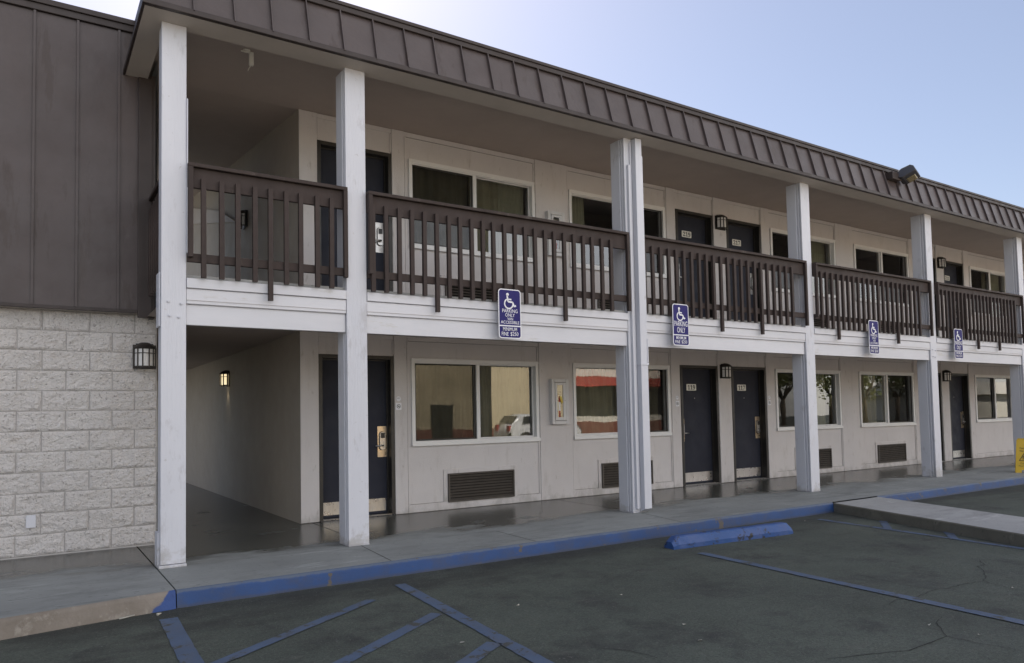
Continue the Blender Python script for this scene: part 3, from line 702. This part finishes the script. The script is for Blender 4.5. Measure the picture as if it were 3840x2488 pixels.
# ------------------------------------------------------------------ air-conditioner grilles
def grille(x0, zf, label, w=1.07, h=.385):
    t = thing('air_conditioner_grille', (x0+w/2, YW, zf+.10), label, 'grille', 'louvred air-conditioner grilles under the windows'); o = t.location
    mb = MB(); z0 = zf+.10; e = .06
    for q in ((x0-e, x0, z0-e*.2, z0+h+e), (x0+w, x0+w+e, z0-e*.2, z0+h+e), (x0+.0005, x0+w-.0005, z0+h+.0005, z0+h+e)): mb.box(q[0], q[1], YW-.016, YW-.0005, q[2], q[3])
    mb.build('surround', WALL, t, o, .003)
    mb = MB()
    for q in ((x0, x0+.022, z0, z0+h), (x0+w-.022, x0+w, z0, z0+h), (x0+.0225, x0+w-.0225, z0, z0+.02), (x0+.0225, x0+w-.0225, z0+h-.02, z0+h)): mb.box(q[0], q[1], YW-.045, YW-.0005, q[2], q[3])
    mb.build('frame', LOUVRE, t, o, .003)
    mb = MB(); n = 9
    for k in range(n):
        zc = z0+.02+(h-.04)*(k+.5)/n
        mb.prism([(YW-.042, zc-.016), (YW-.039, zc-.018), (YW-.010, zc+.010), (YW-.013, zc+.013)], x0+.0225, x0+w-.0225, 0)
    mb.build('louvre_slats', LOUVRE, t, o)
    mb = MB(); mb.face([(x0+.01, YW-.004, z0+.01), (x0+w-.01, YW-.004, z0+.01), (x0+w-.01, YW-.004, z0+h-.01), (x0+.01, YW-.004, z0+h-.01)]); mb.build('backing', DARK, t, o)
LBL = ['bronze louvred grille under the ground-floor window nearest the corridor', 'bronze louvred grille half hidden by the downspout column at ground level', 'bronze louvred grille half hidden by the fourth white column at ground level', 'bronze louvred grille under the farther ground-floor window with the slid-open curtain']
LBU = ['dark louvred grille behind the balcony balusters under the window with folded curtains', 'dark louvred grille behind the balcony balusters beside the downspout column', 'dark louvred grille behind the balusters just right of the fourth white column', 'dark louvred grille behind the balusters of the fourth balcony bay, near the van sign']
for i in range(4):
    x0 = wins[i][0]+.52+(.05 if i > 1 else 0); grille(x0, WZ, LBL[i]); grille(x0, Z2+.09, LBU[i])

# ------------------------------------------------------------------ balcony railings
bal_s = MB(); bal_s.box(-.021, .021, -.019, .019, -.892, 0); BS = bal_s.mesh('baluster', BROWN)
bal_l = MB(); bal_l.box(-.021, .021, -.019, .019, -1.056, 0); BL = bal_l.mesh('baluster', BROWN)
RLAB = ['short brown balcony railing in the first bay beside the corner column', 'long brown balcony railing between the second column and the downspout column', 'brown balcony railing in front of doors 219 and 217', 'brown balcony railing between the fourth and fifth white columns', 'farthest brown balcony railing, in front of door 211']
bal = [([1.291, 1.45, 1.589, 1.739, 1.883, 2.032, 2.166, 2.326, 2.472], (4,)),
       ([2.91, 3.05, 3.197, 3.34, 3.485, 3.629, 3.776, 3.917, 4.066, 4.212, 4.348, 4.491, 4.631, 4.775, 4.916, 5.056, 5.196, 5.338, 5.485, 5.628, 5.774, 5.922, 6.074], (5, 17)),
       ([6.640+.1443*k for k in range(22)], (10, 16)),
       ([10.396+.1443*k for k in range(21)], (3, 15)), ([14.076+.1443*k for k in range(21)], (9, 15))]
for i, (xs, longs) in enumerate(bal):
    a, b = bays[i]; o = (a, 6.98, Z2)
    t = thing('balcony_railing', o, RLAB[i], 'railing', 'brown timber balcony railings')
    mb = MB(); mb.box(a+.004, b-.004, 6.93, 7.05, 3.672, 3.708); mb.build('top_rail', BROWN, t, o, .006)
    mb = MB(); mb.box(a+.004, b-.004, 6.972, 7.008, 3.492, 3.6715); mb.build('rail_board', BROWN, t, o, .004)
    mb = MB(); mb.box(a+.004, b-.004, 6.972, 7.008, 2.822, 2.900); mb.build('bottom_rail', BROWN, t, o, .004)
    for s in (0, 1):
        mb = MB(); x = a+.005 if s == 0 else b-.047; zb = 2.86 if s == 0 else (2.80 if i == 0 else 2.70); mb.box(x, x+.042, 6.928, 6.9715, zb, 3.6715); mb.build('end_post', BROWN, t, o, .004)
    for k, x in enumerate(xs):
        c = link('baluster', BL if k in longs else BS, t); c.location = (x+random.uniform(-.004, .004)-o[0], 6.9525-o[1], 3.575-o[2]); c.rotation_euler = (0, random.uniform(-.004, .004), random.uniform(-.02, .02))
t = thing('balcony_railing', (1.06, 7.25, Z2), 'short brown railing end seen edge-on behind the corner column', 'railing', 'brown timber balcony railings'); o = t.location
mb = MB(); mb.box(1.01, 1.11, 7.24, 8.28, 3.672, 3.708); mb.build('top_rail', BROWN, t, o, .006)
mb = MB(); mb.box(1.045, 1.08, 7.24, 8.28, 3.492, 3.6715); mb.box(1.045, 1.08, 7.24, 8.28, 2.822, 2.90); mb.build('rail_board', BROWN, t, o, .004)
for k in range(7):
    c = link('baluster', BS, t); c.location = (1.025-o[0], 7.32+.145*k-o[1], 3.575-o[2])

# ------------------------------------------------------------------ wall lanterns
def lantern(loc, rz, label, lit=False, w=.24, h=.235, group='dark bronze wall lanterns'):
    t = thing('wall_lantern', loc, label, 'wall lamp', group, rz)
    def arc(x, off=0): return -(.115-off)*math.sqrt(max(0, 1-(x/(w/2+.003))**2))-.012
    n = 12; xs = [-w/2+w*k/n for k in range(n+1)]
    G = MB(); G.grid([[(x*.96, arc(x, .008), z) for x in xs] for z in (.02, h-.035)]); G.build('lamp_glass', LIT if lit else FROST, t)
    F = MB()
    F.box(-w/2-.008, w/2+.008, -.012, -.001, -.006, h+.004)
    for z0, z1, e in ((0, .014, 0), (h-.042, h-.028, 0), (h*.62, h*.62+.008, 0)):
        for a, b in zip(xs, xs[1:]):
            p = [(a, arc(a), z0), (b, arc(b), z0), (b, arc(b), z1), (a, arc(a), z1)]; q = [(x*.955, arc(x, .012), z) for x, y, z in p]
            F.face(p); F.face([q[0], q[1], p[1], p[0]]); F.face([q[3], q[2], p[2], p[3]])
    for x in (-w/2+.001, -w*.36, -w*.15, w*.15, w*.36, w/2-.001): F.box(x-.0055, x+.0055, arc(x)-.004, arc(x)+.012, 0, h-.03)
    F.box(-w/2, w/2, -.014, -.0121, -.004, .012)
    F.build('cage', BRONZE, t)
    D = MB(); rows = []
    for s in range(6):
        u = s/5; k = 1-u*.85; zz = h-.032+.062*(1-(1-u)**2)
        rows.append([(x*k*1.06, arc(x)*k*1.07-.002, zz) for x in xs])
    D.grid(rows); D.face([p for p in rows[-1]]); D.face([(x*1.06, arc(x)*1.07, h-.034) for x in xs]+[(w/2*1.06, -.001, h-.034), (-w/2*1.06, -.001, h-.034)])
    D.box(-w/2*.8, w/2*.8, -.03, -.0005, h-.03, h+.016); D.build('cap', BRONZE, t)
    return t
LN = 'dark bronze wall lantern with frosted panes '
lantern((.995, 8.415, 1.965), 0, 'unlit bow-fronted bronze lantern on the rough white block wall', w=.20, h=.235)
lantern((10.372, 8.899, 2.0), 0, LN+'between doors 119 and 117')
lantern((10.372, 8.899, 4.675), 0, LN+'between doors 219 and 217')
lantern((17.998, 8.899, 2.02), 0, LN+'at ground level, right of the fifth column')
lantern((17.998, 8.899, 4.695), 0, LN+'on the upper floor just left of door 211')
lantern((X0-.002, 12.77, 1.985), R(-90), 'lit warm-glowing lantern on the dim ground-floor corridor wall', True)
lantern((X0-.002, 11.55, 4.36), R(-90), 'unlit lantern on the dim upstairs corridor wall behind the first railing')
pl = bpy.data.lights.new('lantern_bulb', 'SPOT'); pl.energy = .8; pl.color = (1, .85, .58); pl.shadow_soft_size = .02; pl.spot_size = R(75); pl.spot_blend = .7
po = bpy.data.objects.new('lantern_bulb', pl); COL.objects.link(po); po.location = (X0-.06, 12.77, 1.97)

# ------------------------------------------------------------------ parking signs
def parking_sign(cx, z0, z1, van, label, yaw_=0, tilt=0):
    wd = .302; h = z1-z0
    t = thing('parking_sign', (cx*.9945, 6.912, 1.4+(z0-1.4)*.9945), label, 'sign', 'blue accessible parking signs on the balcony beam', yaw_)
    B = MB(); B.prism(rrect(-wd/2, wd/2, 0, h, .04), -.004, 0, 1); B.box(-.03, .03, .0005, .077, h*.30, h*.50); B.build('panel', SWHITE, t)
    y = -.0052; B = MB(); zs = h*.255
    top = rrect(-wd/2+.011, wd/2-.011, 0, h-.011, .030); 
    lo = [(x, z) for x, z in rrect(-wd/2+.011, wd/2-.011, .011, h, .030) if z < h/2]
    B.face([(x, y, z) for x, z in top if z > h/2]+[(-wd/2+.011, y, zs+.007), (wd/2-.011, y, zs+.007)])
    B.face([(-wd/2+.011, y, zs-.007)]+[(x, y, z) for x, z in lo]+[(wd/2-.011, y, zs-.007)])
    B.build('blue_field', SBLUE, t)
    L = MB(); y = -.0064; k = h/.56
    # wheelchair pictogram
    def P(u, v): return (-wd/2+wd*u, h-h*v)
    s = 1.0
    hx, hz = P(.405, .11); disc(L, hx, hz, .0180*k, y)
    lw = .0195*k
    stroke(L, [P(.385, .125), P(.425, .255), P(.625, .262), P(.695, .345), P(.775, .328)], lw, y)
    stroke(L, [P(.42, .205), P(.575, .21)], lw*.85, y)
    stroke(L, [P(.695, .345), P(.70, .352)], lw, y-.0002)
    wx, wz = P(.455, .296); r = .055*k; pts = []
    for q in range(19):
        a = R(118+q*13.2); pts.append((wx+r*1.02*math.cos(a), wz+r*math.sin(a)))
    stroke(L, pts, lw*.85, y-.0004)
    def T(s, v0, v1, u0, u1, off=.003):
        (xa, za), (xb, zb) = P(u0, v0), P(u1, v1); add_text(L, s, (xa+xb)/2, (za+zb)/2, xb-xa, za-zb, y, 0, off)
    if van:
        T('PARKING', .405, .478, .16, .84); T('ONLY', .492, .560, .29, .71); T('VAN', .575, .632, .38, .63); T('ACCESSIBLE', .644, .704, .09, .91)
    else:
        T('PARKING', .410, .535, .09, .91); T('ONLY', .560, .690, .25, .76)
    T('MINIMUM', .775, .85, .18, .80); T('FINE', .872, .948, .12, .42); T('$250', .868, .955, .51, .86)
    L.build('lettering', SWHITE, t)
    return t
parking_sign(4.545, 2.275, 2.832, True, 'large near blue van-accessible parking sign over the second bay', 0)
parking_sign(7.265, 2.292, 2.846, False, 'blue parking-only sign right of the downspout column, without the van line', R(1))
parking_sign(11.80, 2.315, 2.876, True, 'far blue van-accessible parking sign between the fourth and fifth columns', R(2))
parking_sign(14.60, 2.312, 2.870, False, 'smallest, farthest blue parking-only sign right of the fifth column', R(-1))

# ------------------------------------------------------------------ extinguisher cabinets
def cabinet(x0, z0, label, lower):
    w, h, dp = .31, .675, .075; y1 = YP-.001; y0 = y1-dp
    t = thing('extinguisher_cabinet', (x0+w/2, y1, z0), label, 'fire cabinet', 'fire extinguisher cabinets'); o = t.location
    C = MB(); e = .05
    C.box(x0, x0+e, y0, y1, z0, z0+h); C.box(x0+w-e, x0+w, y0, y1, z0, z0+h); C.box(x0+e+.0003, x0+w-e-.0003, y0, y1, z0, z0+e); C.box(x0+e+.0003, x0+w-e-.0003, y0, y1, z0+h-e, z0+h); C.box(x0+e, x0+w-e, y1-.012, y1-.002, z0+e, z0+h-e)
    C.build('case', CABW, t, o, .004)
    D = MB(); a, b, c, d = x0+e+.006, x0+w-e-.006, z0+e+.006, z0+h-e-.006; f = .036
    D.box(a, a+f, y0-.006, y0+.012, c, d); D.box(b-f*1.5, b, y0-.006, y0+.012, c, d); D.box(a+f+.0003, b-f*1.5-.0003, y0-.006, y0+.012, c, c+f*1.4); D.box(a+f+.0003, b-f*1.5-.0003, y0-.006, y0+.012, d-f, d)
    dr = D.build('cabinet_door', CABW, t, o, .003)
    K = MB(); K.cyl((b-.02, y0-.006, z0+h*.52), (b-.02, y0-.016, z0+h*.52), .007, .006, 10); K.build('latch', STEEL, dr, o)
    P = MB(); P.face([(a+f, y0+.003, c+f), (b-f*1.5, y0+.003, c+f), (b-f*1.5, y0+.003, d-f), (a+f, y0+.003, d-f)]); P.build('pane', GLASS, dr, o)
    X = MB(); cx = x0+w/2-.018; cy_ = y1-.045; r = .030
    X.cyl((cx, cy_, z0+.055), (cx, cy_, z0+.40), r, r, 16); X.cyl((cx, cy_, z0+.40), (cx, cy_, z0+.44), r, .012, 16); X.cyl((cx, cy_, z0+.44), (cx, cy_, z0+.47), .012, .012, 10, 2)
    X.cyl((cx, cy_, z0+.20), (cx, cy_, z0+.33), r+.0008, r+.0008, 16, 1, False)
    X.box(cx-.008, cx+.045, cy_-.008, cy_+.008, z0+.475, z0+.487, 2); X.tube([(cx, cy_, z0+.455), (cx+.04, cy_-.005, z0+.44), (cx+.042, cy_-.008, z0+.30), (cx+.03, cy_-.02, z0+.16)], .006, 8, 2)
    ex = X.build('extinguisher', [RED, SWHITE, BLACK], t, o)
    Y = MB(); Y.prism([(cx+.002, z0+.42), (cx+.03, z0+.415), (cx+.058, z0+.33), (cx+.036, z0+.305), (cx+.004, z0+.38)], cy_-.036, cy_-.034, 1); Y.build('tag', TAGY, ex, o)
cabinet(6.495, 1.265, 'grey extinguisher cabinet with glass front on the ground-floor wall', True)
cabinet(6.495, 3.80, 'grey extinguisher cabinet behind the upstairs railing, partly hidden', False)

# ------------------------------------------------------------------ small wall signs beside ground-floor doors
for cx, no, where in ((4.053, '121', 'nearest window'), (9.165, '119', 'left of door 119'), (11.575, '117', 'right of door 117')):
    y1 = YP-.001
    t = thing('room_disc', (cx, y1, 1.655), f'small round white room disc {no}, {where}', 'sign', 'small round room discs'); o = t.location
    B = MB(); B.cyl((cx, y1, 1.655), (cx, y1-.006, 1.655), .032, .031, 24); B.build('disc', SWHITE, t, o)
    B = MB(); add_text(B, no, cx, 1.662, .034, .017, y1-.0072, 0, .012); B.build('lettering', INK, t, o)
    t = thing('no_smoking_sign', (cx, y1, 1.56), f'small square no-smoking sign below the round {no} disc', 'sign', 'small no-smoking signs'); o = t.location
    B = MB(); B.prism(rrect(cx-.040, cx+.040, 1.51, 1.602, .006), y1-.005, y1, 1); B.build('plate', SWHITE, t, o)
    B = MB(); disc(B, cx, 1.557, .027, y1-.0062, 0, 24, .021); stroke(B, [(cx-.018, 1.575), (cx+.018, 1.539)], .006, y1-.0064); stroke(B, [(cx-.014, 1.552), (cx+.014, 1.560)], .007, y1-.0066); B.build('pictogram', INK, t, o)

# ------------------------------------------------------------------ downspout on the third column
t = thing('downspout', (6.55, 6.93, WZ), 'white sheet-metal downspout strapped to the front of the third column', 'downspout'); o = t.location
B = MB()
B.box(6.492, 6.612, 6.905, 6.996, .20, 4.72); B.box(6.500, 6.606, 6.912, 6.9955, 4.7205, 4.945); B.prism([(6.905, .2), (6.996, .2), (6.996, .16)], 6.492, 6.612, 0)
B.build('pipe', WHITE, t, o, .004)
B = MB(); B.box(6.602, 6.618, 6.898, 6.9965, 2.05, 2.35); B.box(6.483, 6.622, 6.898, 6.9965, 2.015, 2.045); B.box(6.478, 6.628, 6.993, 6.9975, 2.005, 2.055); B.build('strap', WHITE, t, o, .002)
t = thing('conduit', (6.43, 6.98, WZ), 'narrow white conduit running up the column left of the downspout', 'conduit'); o = t.location
B = MB(); B.box(6.415, 6.450, 6.960, 6.9965, .2, 4.60); B.box(6.462, 6.482, 6.975, 6.9965, .2, 4.9); B.build('pipe', WHITE, t, o, .004)

# ------------------------------------------------------------------ floodlight on the mansard
t = thing('floodlight', (12.45, 6.86, 5.37), 'grey box floodlight with yellowed lens on the brown roof edge', 'floodlight'); o = Vector(t.location)
B = MB(); B.box(12.22, 12.50, 6.74, 6.88, 5.30, 5.43); B.build('bracket', METALD, t, o, .01)
RM = Matrix.Translation((12.58, 6.68, 5.40)) @ Matrix.Scale(.74, 4) @ Matrix.Rotation(R(14), 4, 'Z') @ Matrix.Rotation(R(10), 4, 'Y') @ Matrix.Rotation(R(-24), 4, 'X')
B = MB(); hp = [(-.20, -.10), (-.20, .03), (-.15, .10), (.05, .125), (.15, .10), (.19, .02), (.19, -.04), (.10, -.10)]
B.prism([(y, z) for y, z in hp], -.21, .21, 0, 0, RM); B.build('housing', GREYM, t, o, .012)
B = MB(); B.prism([(-.14, -.100), (.07, -.100), (.05, -.122), (-.12, -.122)], -.06, .17, 0, 0, RM); B.build('lens', LENS, t, o, .004)

# ------------------------------------------------------------------ ceiling bracket in the first bay
t = thing('ceiling_bracket', (1.90, 7.75, CZ2), 'small cream bracket hanging from the balcony ceiling in the first bay', 'bracket'); o = t.location
B = MB(); B.cyl((1.86, 7.74, CZ2-.001), (1.86, 7.74, CZ2-.015), .038, .036, 16); B.build('base_plate', PLATE, t, o)
B = MB(); B.box(1.882, 1.926, 7.71, 7.745, CZ2-.16, CZ2-.021); B.box(1.80, 1.90, 7.72, 7.735, CZ2-.034, CZ2-.0205); B.build('arm', PLATE, t, o, .004)
B = MB(); B.tube([(1.90, 7.727, CZ2-.16), (1.885, 7.74, CZ2-.185), (1.875, 7.75, CZ2-.215)], .004, 8); B.build('cable', PLATE, t, o)

# ------------------------------------------------------------------ wet floor sign
t = thing('wet_floor_sign', (15.76, 6.42, WZ), 'yellow folding wet-floor caution sign on the walkway near the kerb', 'sign', rz=R(-66)); 
def leg_panel(s):
    B = MB(); hh = .63; b = .135; tp = .02
    for (p0, p1) in (((-.155, 0), (-.11, hh)),): pass
    poly = [(-.155, 0), (-.06, 0), (-.05, .05), (.05, .05), (.06, 0), (.155, 0), (.112, hh-.02), (.09, hh), (-.09, hh), (-.112, hh-.02)]
    def Q(x, z, d): y = s*(b+(tp-b)*z/hh)+d; return (x, y, z)
    n = len(poly); i = len(B.v)
    B.face([Q(x, z, 0) for x, z in poly]); B.face([Q(x, z, -s*.012) for x, z in poly][::-1])
    for k in range(n):
        l = (k+1) % n; B.face([Q(*poly[k], 0), Q(*poly[l], 0), Q(*poly[l], -s*.012), Q(*poly[k], -s*.012)])
    o_ = B.build('panel', YELLOW, t)
    L = MB()
    def PZ(vs, fs): L.poly3([Q(x if s < 0 else -x, z, s*.0015) for x, z in vs], fs)
    for body, cz, ww, h_ in (('Caution', .46, .14, .034), ('Wet Floor', .405, .15, .034), ('Cuidado', .175, .14, .032), ('Piso Mojado', .125, .19, .032)): PZ(*text_geo(body, 0, cz, ww, h_, .01))
    tri = MB(); stroke(tri, [(-.085, .225), (.085, .225), (0, .365), (-.085, .225)], .012, 0); stroke(tri, [(-.02, .315), (.0, .29), (.03, .255)], .016, 0); stroke(tri, [(-.04, .28), (.0, .29), (.035, .30)], .010, 0); stroke(tri, [(.0, .285), (-.03, .245)], .010, 0)
    L.poly3([Q(x if s < 0 else -x, z, s*.0015) for x, y, z in tri.v], tri.f)
    L.build('lettering', INK, o_)
leg_panel(-1); leg_panel(1)
B = MB(); B.box(-.095, .095, -.028, .028, .622, .642); B.build('hinge_top', YELLOW, t)

# ------------------------------------------------------------------ block building on the left
YB = 8.43; XL = -8.0; XR = 1.115
blk = thing('block_building', (XR, YB, WZ), 'low white split-face block building with brown ribbed metal upper wall, left', 'building'); BO = blk.location
ch, bl = .1961, .4005
B = MB(); B.face([(XL, YB+.012, WZ), (XR, YB+.012, WZ), (XR, YB+.012, 2.62), (XL, YB+.012, 2.62)], 1)
B.face([(XR, YB+.012, WZ), (XR, 13.2, WZ), (XR, 13.2, 5.4), (XR, YB+.012, 5.4)], 1); B.face([(XR, 13.2, WZ), (XL, 13.2, WZ), (XL, 13.2, 5.5), (XR, 13.2, 5.5)], 1)
z = 2.5148; r = 0; row_i = 0
xoff = [.908, .706]
while z > WZ+.05:
    z0 = max(WZ+.004, z-ch+.006); x = XR-.01
    x = xoff[row_i % 2]+bl*10
    xr = min(XR, xoff[row_i % 2]+bl)
    xcur = xoff[row_i % 2]+bl*(1 if row_i % 2 == 0 else 2)
    while xcur > XL:
        xa, xb = xcur-bl+.005, min(xcur-.005, XR)
        if xb > xa+.03 and xa > -4.2 or (xb > xa+.03 and xb > -6):
            fine = xb > -.7; nx = max(3, int((xb-xa)/(.0115 if fine else .04))); nz = 17 if fine else 5; rows = []; seed = random.random()*50
            for j in range(nz+1):
                rw = []
                for k in range(nx+1):
                    u = k/nx; v_ = j/nz; xx = xa+(xb-xa)*u; zz = z0+(z-.003-z0)*v_
                    edge = min(min(u, 1-u)*(xb-xa), min(v_, 1-v_)*ch)
                    p = Vector((xx*9, zz*11, seed)); d = .010+.013*noise.fractal(p, .8, 2.1, 6)+.006*noise.noise(Vector((xx*3, zz*4, seed+9)))
                    d *= min(1, edge/.018)
                    rw.append((xx, YB+.004-max(-.004, d), zz))
                rows.append(rw)
            B.grid(rows, 0, not fine)
            for e in (rows[0], rows[-1], [q[0] for q in rows], [q[-1] for q in rows]):
                B.grid([e, [(p[0], YB+.0118, p[2]) for p in e]], 0, False)
        xcur -= bl
    z -= ch; row_i += 1
B.build('wall', [BLOCK, MORTAR], blk, BO)
YM = 8.30
B = MB(); B.face([(XL, YM, 2.55), (1.03, YM, 2.55), (1.03, YM, 5.40), (XL, YM, 5.40)])
for k in range(26):
    x = .738-.361*k
    if x > XL: B.box(x-.010, x+.010, YM-.022, YM-.0005, 2.55, 5.40)
B.face([(1.03, YM, 2.55), (1.03, YB+.05, 2.55), (1.03, YB+.05, 5.4), (1.03, YM, 5.4)])
pan = B.build('metal_panel_wall', METAL, blk, BO)
B = MB(); B.box(.915, 1.045, YM-.035, YM-.001, 2.47, 4.95); B.box(1.031, 1.075, YM-.02, YB+.1, 2.47, 5.0); B.build('corner_trim', METALD, blk, BO, .004)
B = MB(); B.box(XL, 1.05, YM-.03, YM+.04, 5.405, 5.47); B.box(XL, 1.05, YM-.05, YM+.06, 5.471, 5.525); B.build('top_trim', METALD, blk, BO, .004)
B = MB(); B.box(XL, .914, YM-.02, YM+.02, 2.515, 2.549); B.box(XL, 1.0, YM+.0205, YB+.012, 2.52, 2.54, 1); B.build('drip_trim', [METALD, SOFFIT], blk, BO, .003)
B = MB(); B.box(XL, XR, YM+.07, 13.2, 5.38, 5.41); B.build('roof_deck', METALD, blk, BO)
t = thing('blank_cover_plate', (.03, YB-.02, .49), 'small painted blank cover plate low on the white block wall', 'cover plate')
B = MB(); B.box(-.04, .04, -.012, .014, -.06, .06); B.build('plate', WHITE, t, bevel=.004)

# ------------------------------------------------------------------ across the car park (seen in the window panes)
t = thing('beige_building', (18, -14, GZ), 'beige stucco building with red-brown base across the car park, mirrored in the panes', 'building'); o = t.location
B = MB(); B.box(8, 25, -22, -14, GZ, 5.6); B.build('wall', STUCCO2, t, o)
B = MB(); B.box(7.99, 25.01, -14.001, -13.97, GZ, .80); B.build('base_band', REDBAND, t, o)
B = MB(); B.box(7.8, 25.2, -22.2, -13.8, 5.6, 5.75); B.build('roof', CREAM, t, o)
B = MB(); B.box(16.2, 17.4, -13.99, -13.93, GZ, 2.0); B.build('door', DKGLASS, t, o)
t = thing('restaurant_building', (32, -18, GZ), 'cream restaurant with red ribbed metal awning across the car park, mirrored in the panes', 'building'); o = t.location
B = MB(); B.box(26.5, 44, -26, -18, GZ, 4.9); B.build('wall', CREAM, t, o)
B = MB(); B.box(26.8, 43.5, -18.0, -17.95, 1.35, 3.2); B.build('window', DKGLASS, t, o)
B = MB(); B.box(26.49, 44.01, -18.01, -17.93, GZ, .95); B.build('base_band', REDBAND, t, o)
B = MB(); B.face([(26.2, -16.6, 3.12), (44.3, -16.6, 3.12), (44.3, -18.2, 3.85), (26.2, -18.2, 3.85)])
for k in range(60):
    x = 26.3+.3*k; B.face([(x, -16.62, 3.16), (x+.10, -16.62, 3.16), (x+.13, -18.2, 3.89), (x, -18.2, 3.89)], 1)
B.build('awning', [REDROOF, REDDARK], t, o)
t = thing('low_house', (100, -28, GZ), 'long low pale house beyond the trees across the car park, mirrored in the panes', 'building'); o = t.location
B = MB(); B.box(88, 135, -36, -28, GZ, 3.0); B.build('wall', CREAM, t, o)
B = MB(); B.prism([(-37, 3.0), (-27, 3.0), (-32, 4.9)], 87, 136, 0); B.build('roof', CREAM, t, o)
mb = MB(); mb.box(27, 60, -15.4, -12.6, GZ-.01, GZ+.06); struct(mb, 'lawn', LAWN)
# parked white car
t = thing('parked_car', (20.7, -11.4, GZ), 'white hatchback parked across the car park, mirrored in the nearest window', 'car'); o = t.location
B = MB(); prof = [(-2.0, .35), (-2.05, .62), (-1.95, .92), (-1.75, 1.02), (-1.45, 1.36), (-.9, 1.47), (.2, 1.45), (.95, 1.05), (1.75, .88), (2.0, .66), (2.02, .35)]
rows = []
for j, (yy, k) in enumerate(((-.80, .96), (-.84, 1), (0, 1.01), (.84, 1), (.80, .96))):
    rows.append([(x, yy*(1 if z < 1.0 else .84), z*(1 if z < 1 else k) if z > .4 else z) for x, z in prof])
B.grid(rows); B.face(rows[0]); B.face(rows[-1][::-1]); B.face([r[0] for r in rows]); 
B.build('body', CARW, t)
B = MB()
for s in (-1, 1): B.face([(-1.42, s*.80, 1.02), (.80, s*.80, 1.02), (.20, s*.715, 1.38), (-1.28, s*.715, 1.38)])
B.face([(-1.80, -.62, 1.06), (-1.80, .62, 1.06), (-1.50, .58, 1.36), (-1.50, -.58, 1.36)]); B.face([(1.02, -.66, 1.06), (1.02, .66, 1.06), (.32, .60, 1.42), (.32, -.60, 1.42)])
B.build('window', DKGLASS, t)
for x in (-1.25, 1.25):
    for s in (-1, 1):
        B = MB(); B.cyl((x, s*.62, .31), (x, s*.86, .31), .31, .31, 20); wh = B.build('wheel', TYRE, t)
        B = MB(); B.cyl((x, s*.8605, .31), (x, s*.875, .31), .20, .18, 16); B.build('rim', RIM, wh)
for s in (-1, 1):
    B = MB(); B.box(-2.06, -1.93, s*.55-.12, s*.55+.12, .72, .94); B.build('tail_light', TAIL, t)
# trees
def tree(x, y, h, r, label, seed):
    rnd = random.Random(seed); t = thing('broadleaf_tree', (x, y, GZ), label, 'tree', 'trees across the car park')
    B = MB(); B.cyl((0, 0, 0), (.1, 0, h*.35), .22, .15, 10)
    for k in range(6):
        a = k*1.05; B.cyl((.1, 0, h*.33), (math.cos(a)*r*.6, math.sin(a)*r*.6, h*.62+rnd.random()*.6), .09, .03, 7)
    B.build('trunk', BARK, t)
    B = MB(); cl = [(rnd.gauss(0, .42)*r, rnd.gauss(0, .42)*r, h*.66+rnd.gauss(0, .20)*h*.5) for _ in range(34)]
    for _ in range(1900):
        c = rnd.choice(cl); p = Vector((c[0]+rnd.gauss(0, .33), c[1]+rnd.gauss(0, .33), c[2]+rnd.gauss(0, .28)))
        a = Vector((rnd.gauss(0, 1), rnd.gauss(0, 1), rnd.gauss(0, .6))).normalized(); b = a.orthogonal().normalized(); s = .10+.10*rnd.random()
        B.face([p-a*s, p+b*s*.5, p+a*s, p-b*s*.5])
    B.build('crown', LEAF, t)
tree(47, -17, 6.5, 2.6, 'yellow-green tree right of the red awning, mirrored in the panes', 1)
tree(56, -19, 7.5, 3.0, 'taller spreading tree midway along the row across the car park', 2)
tree(64, -21, 6.8, 3.2, 'broad low-crowned tree between two taller ones across the car park', 3)
tree(71.5, -22, 7.2, 3.2, 'round-crowned tree just before the low pale house across the car park', 4)
tree(79, -23.5, 6.6, 3.0, 'last tree of the row, nearest the low pale house', 5)
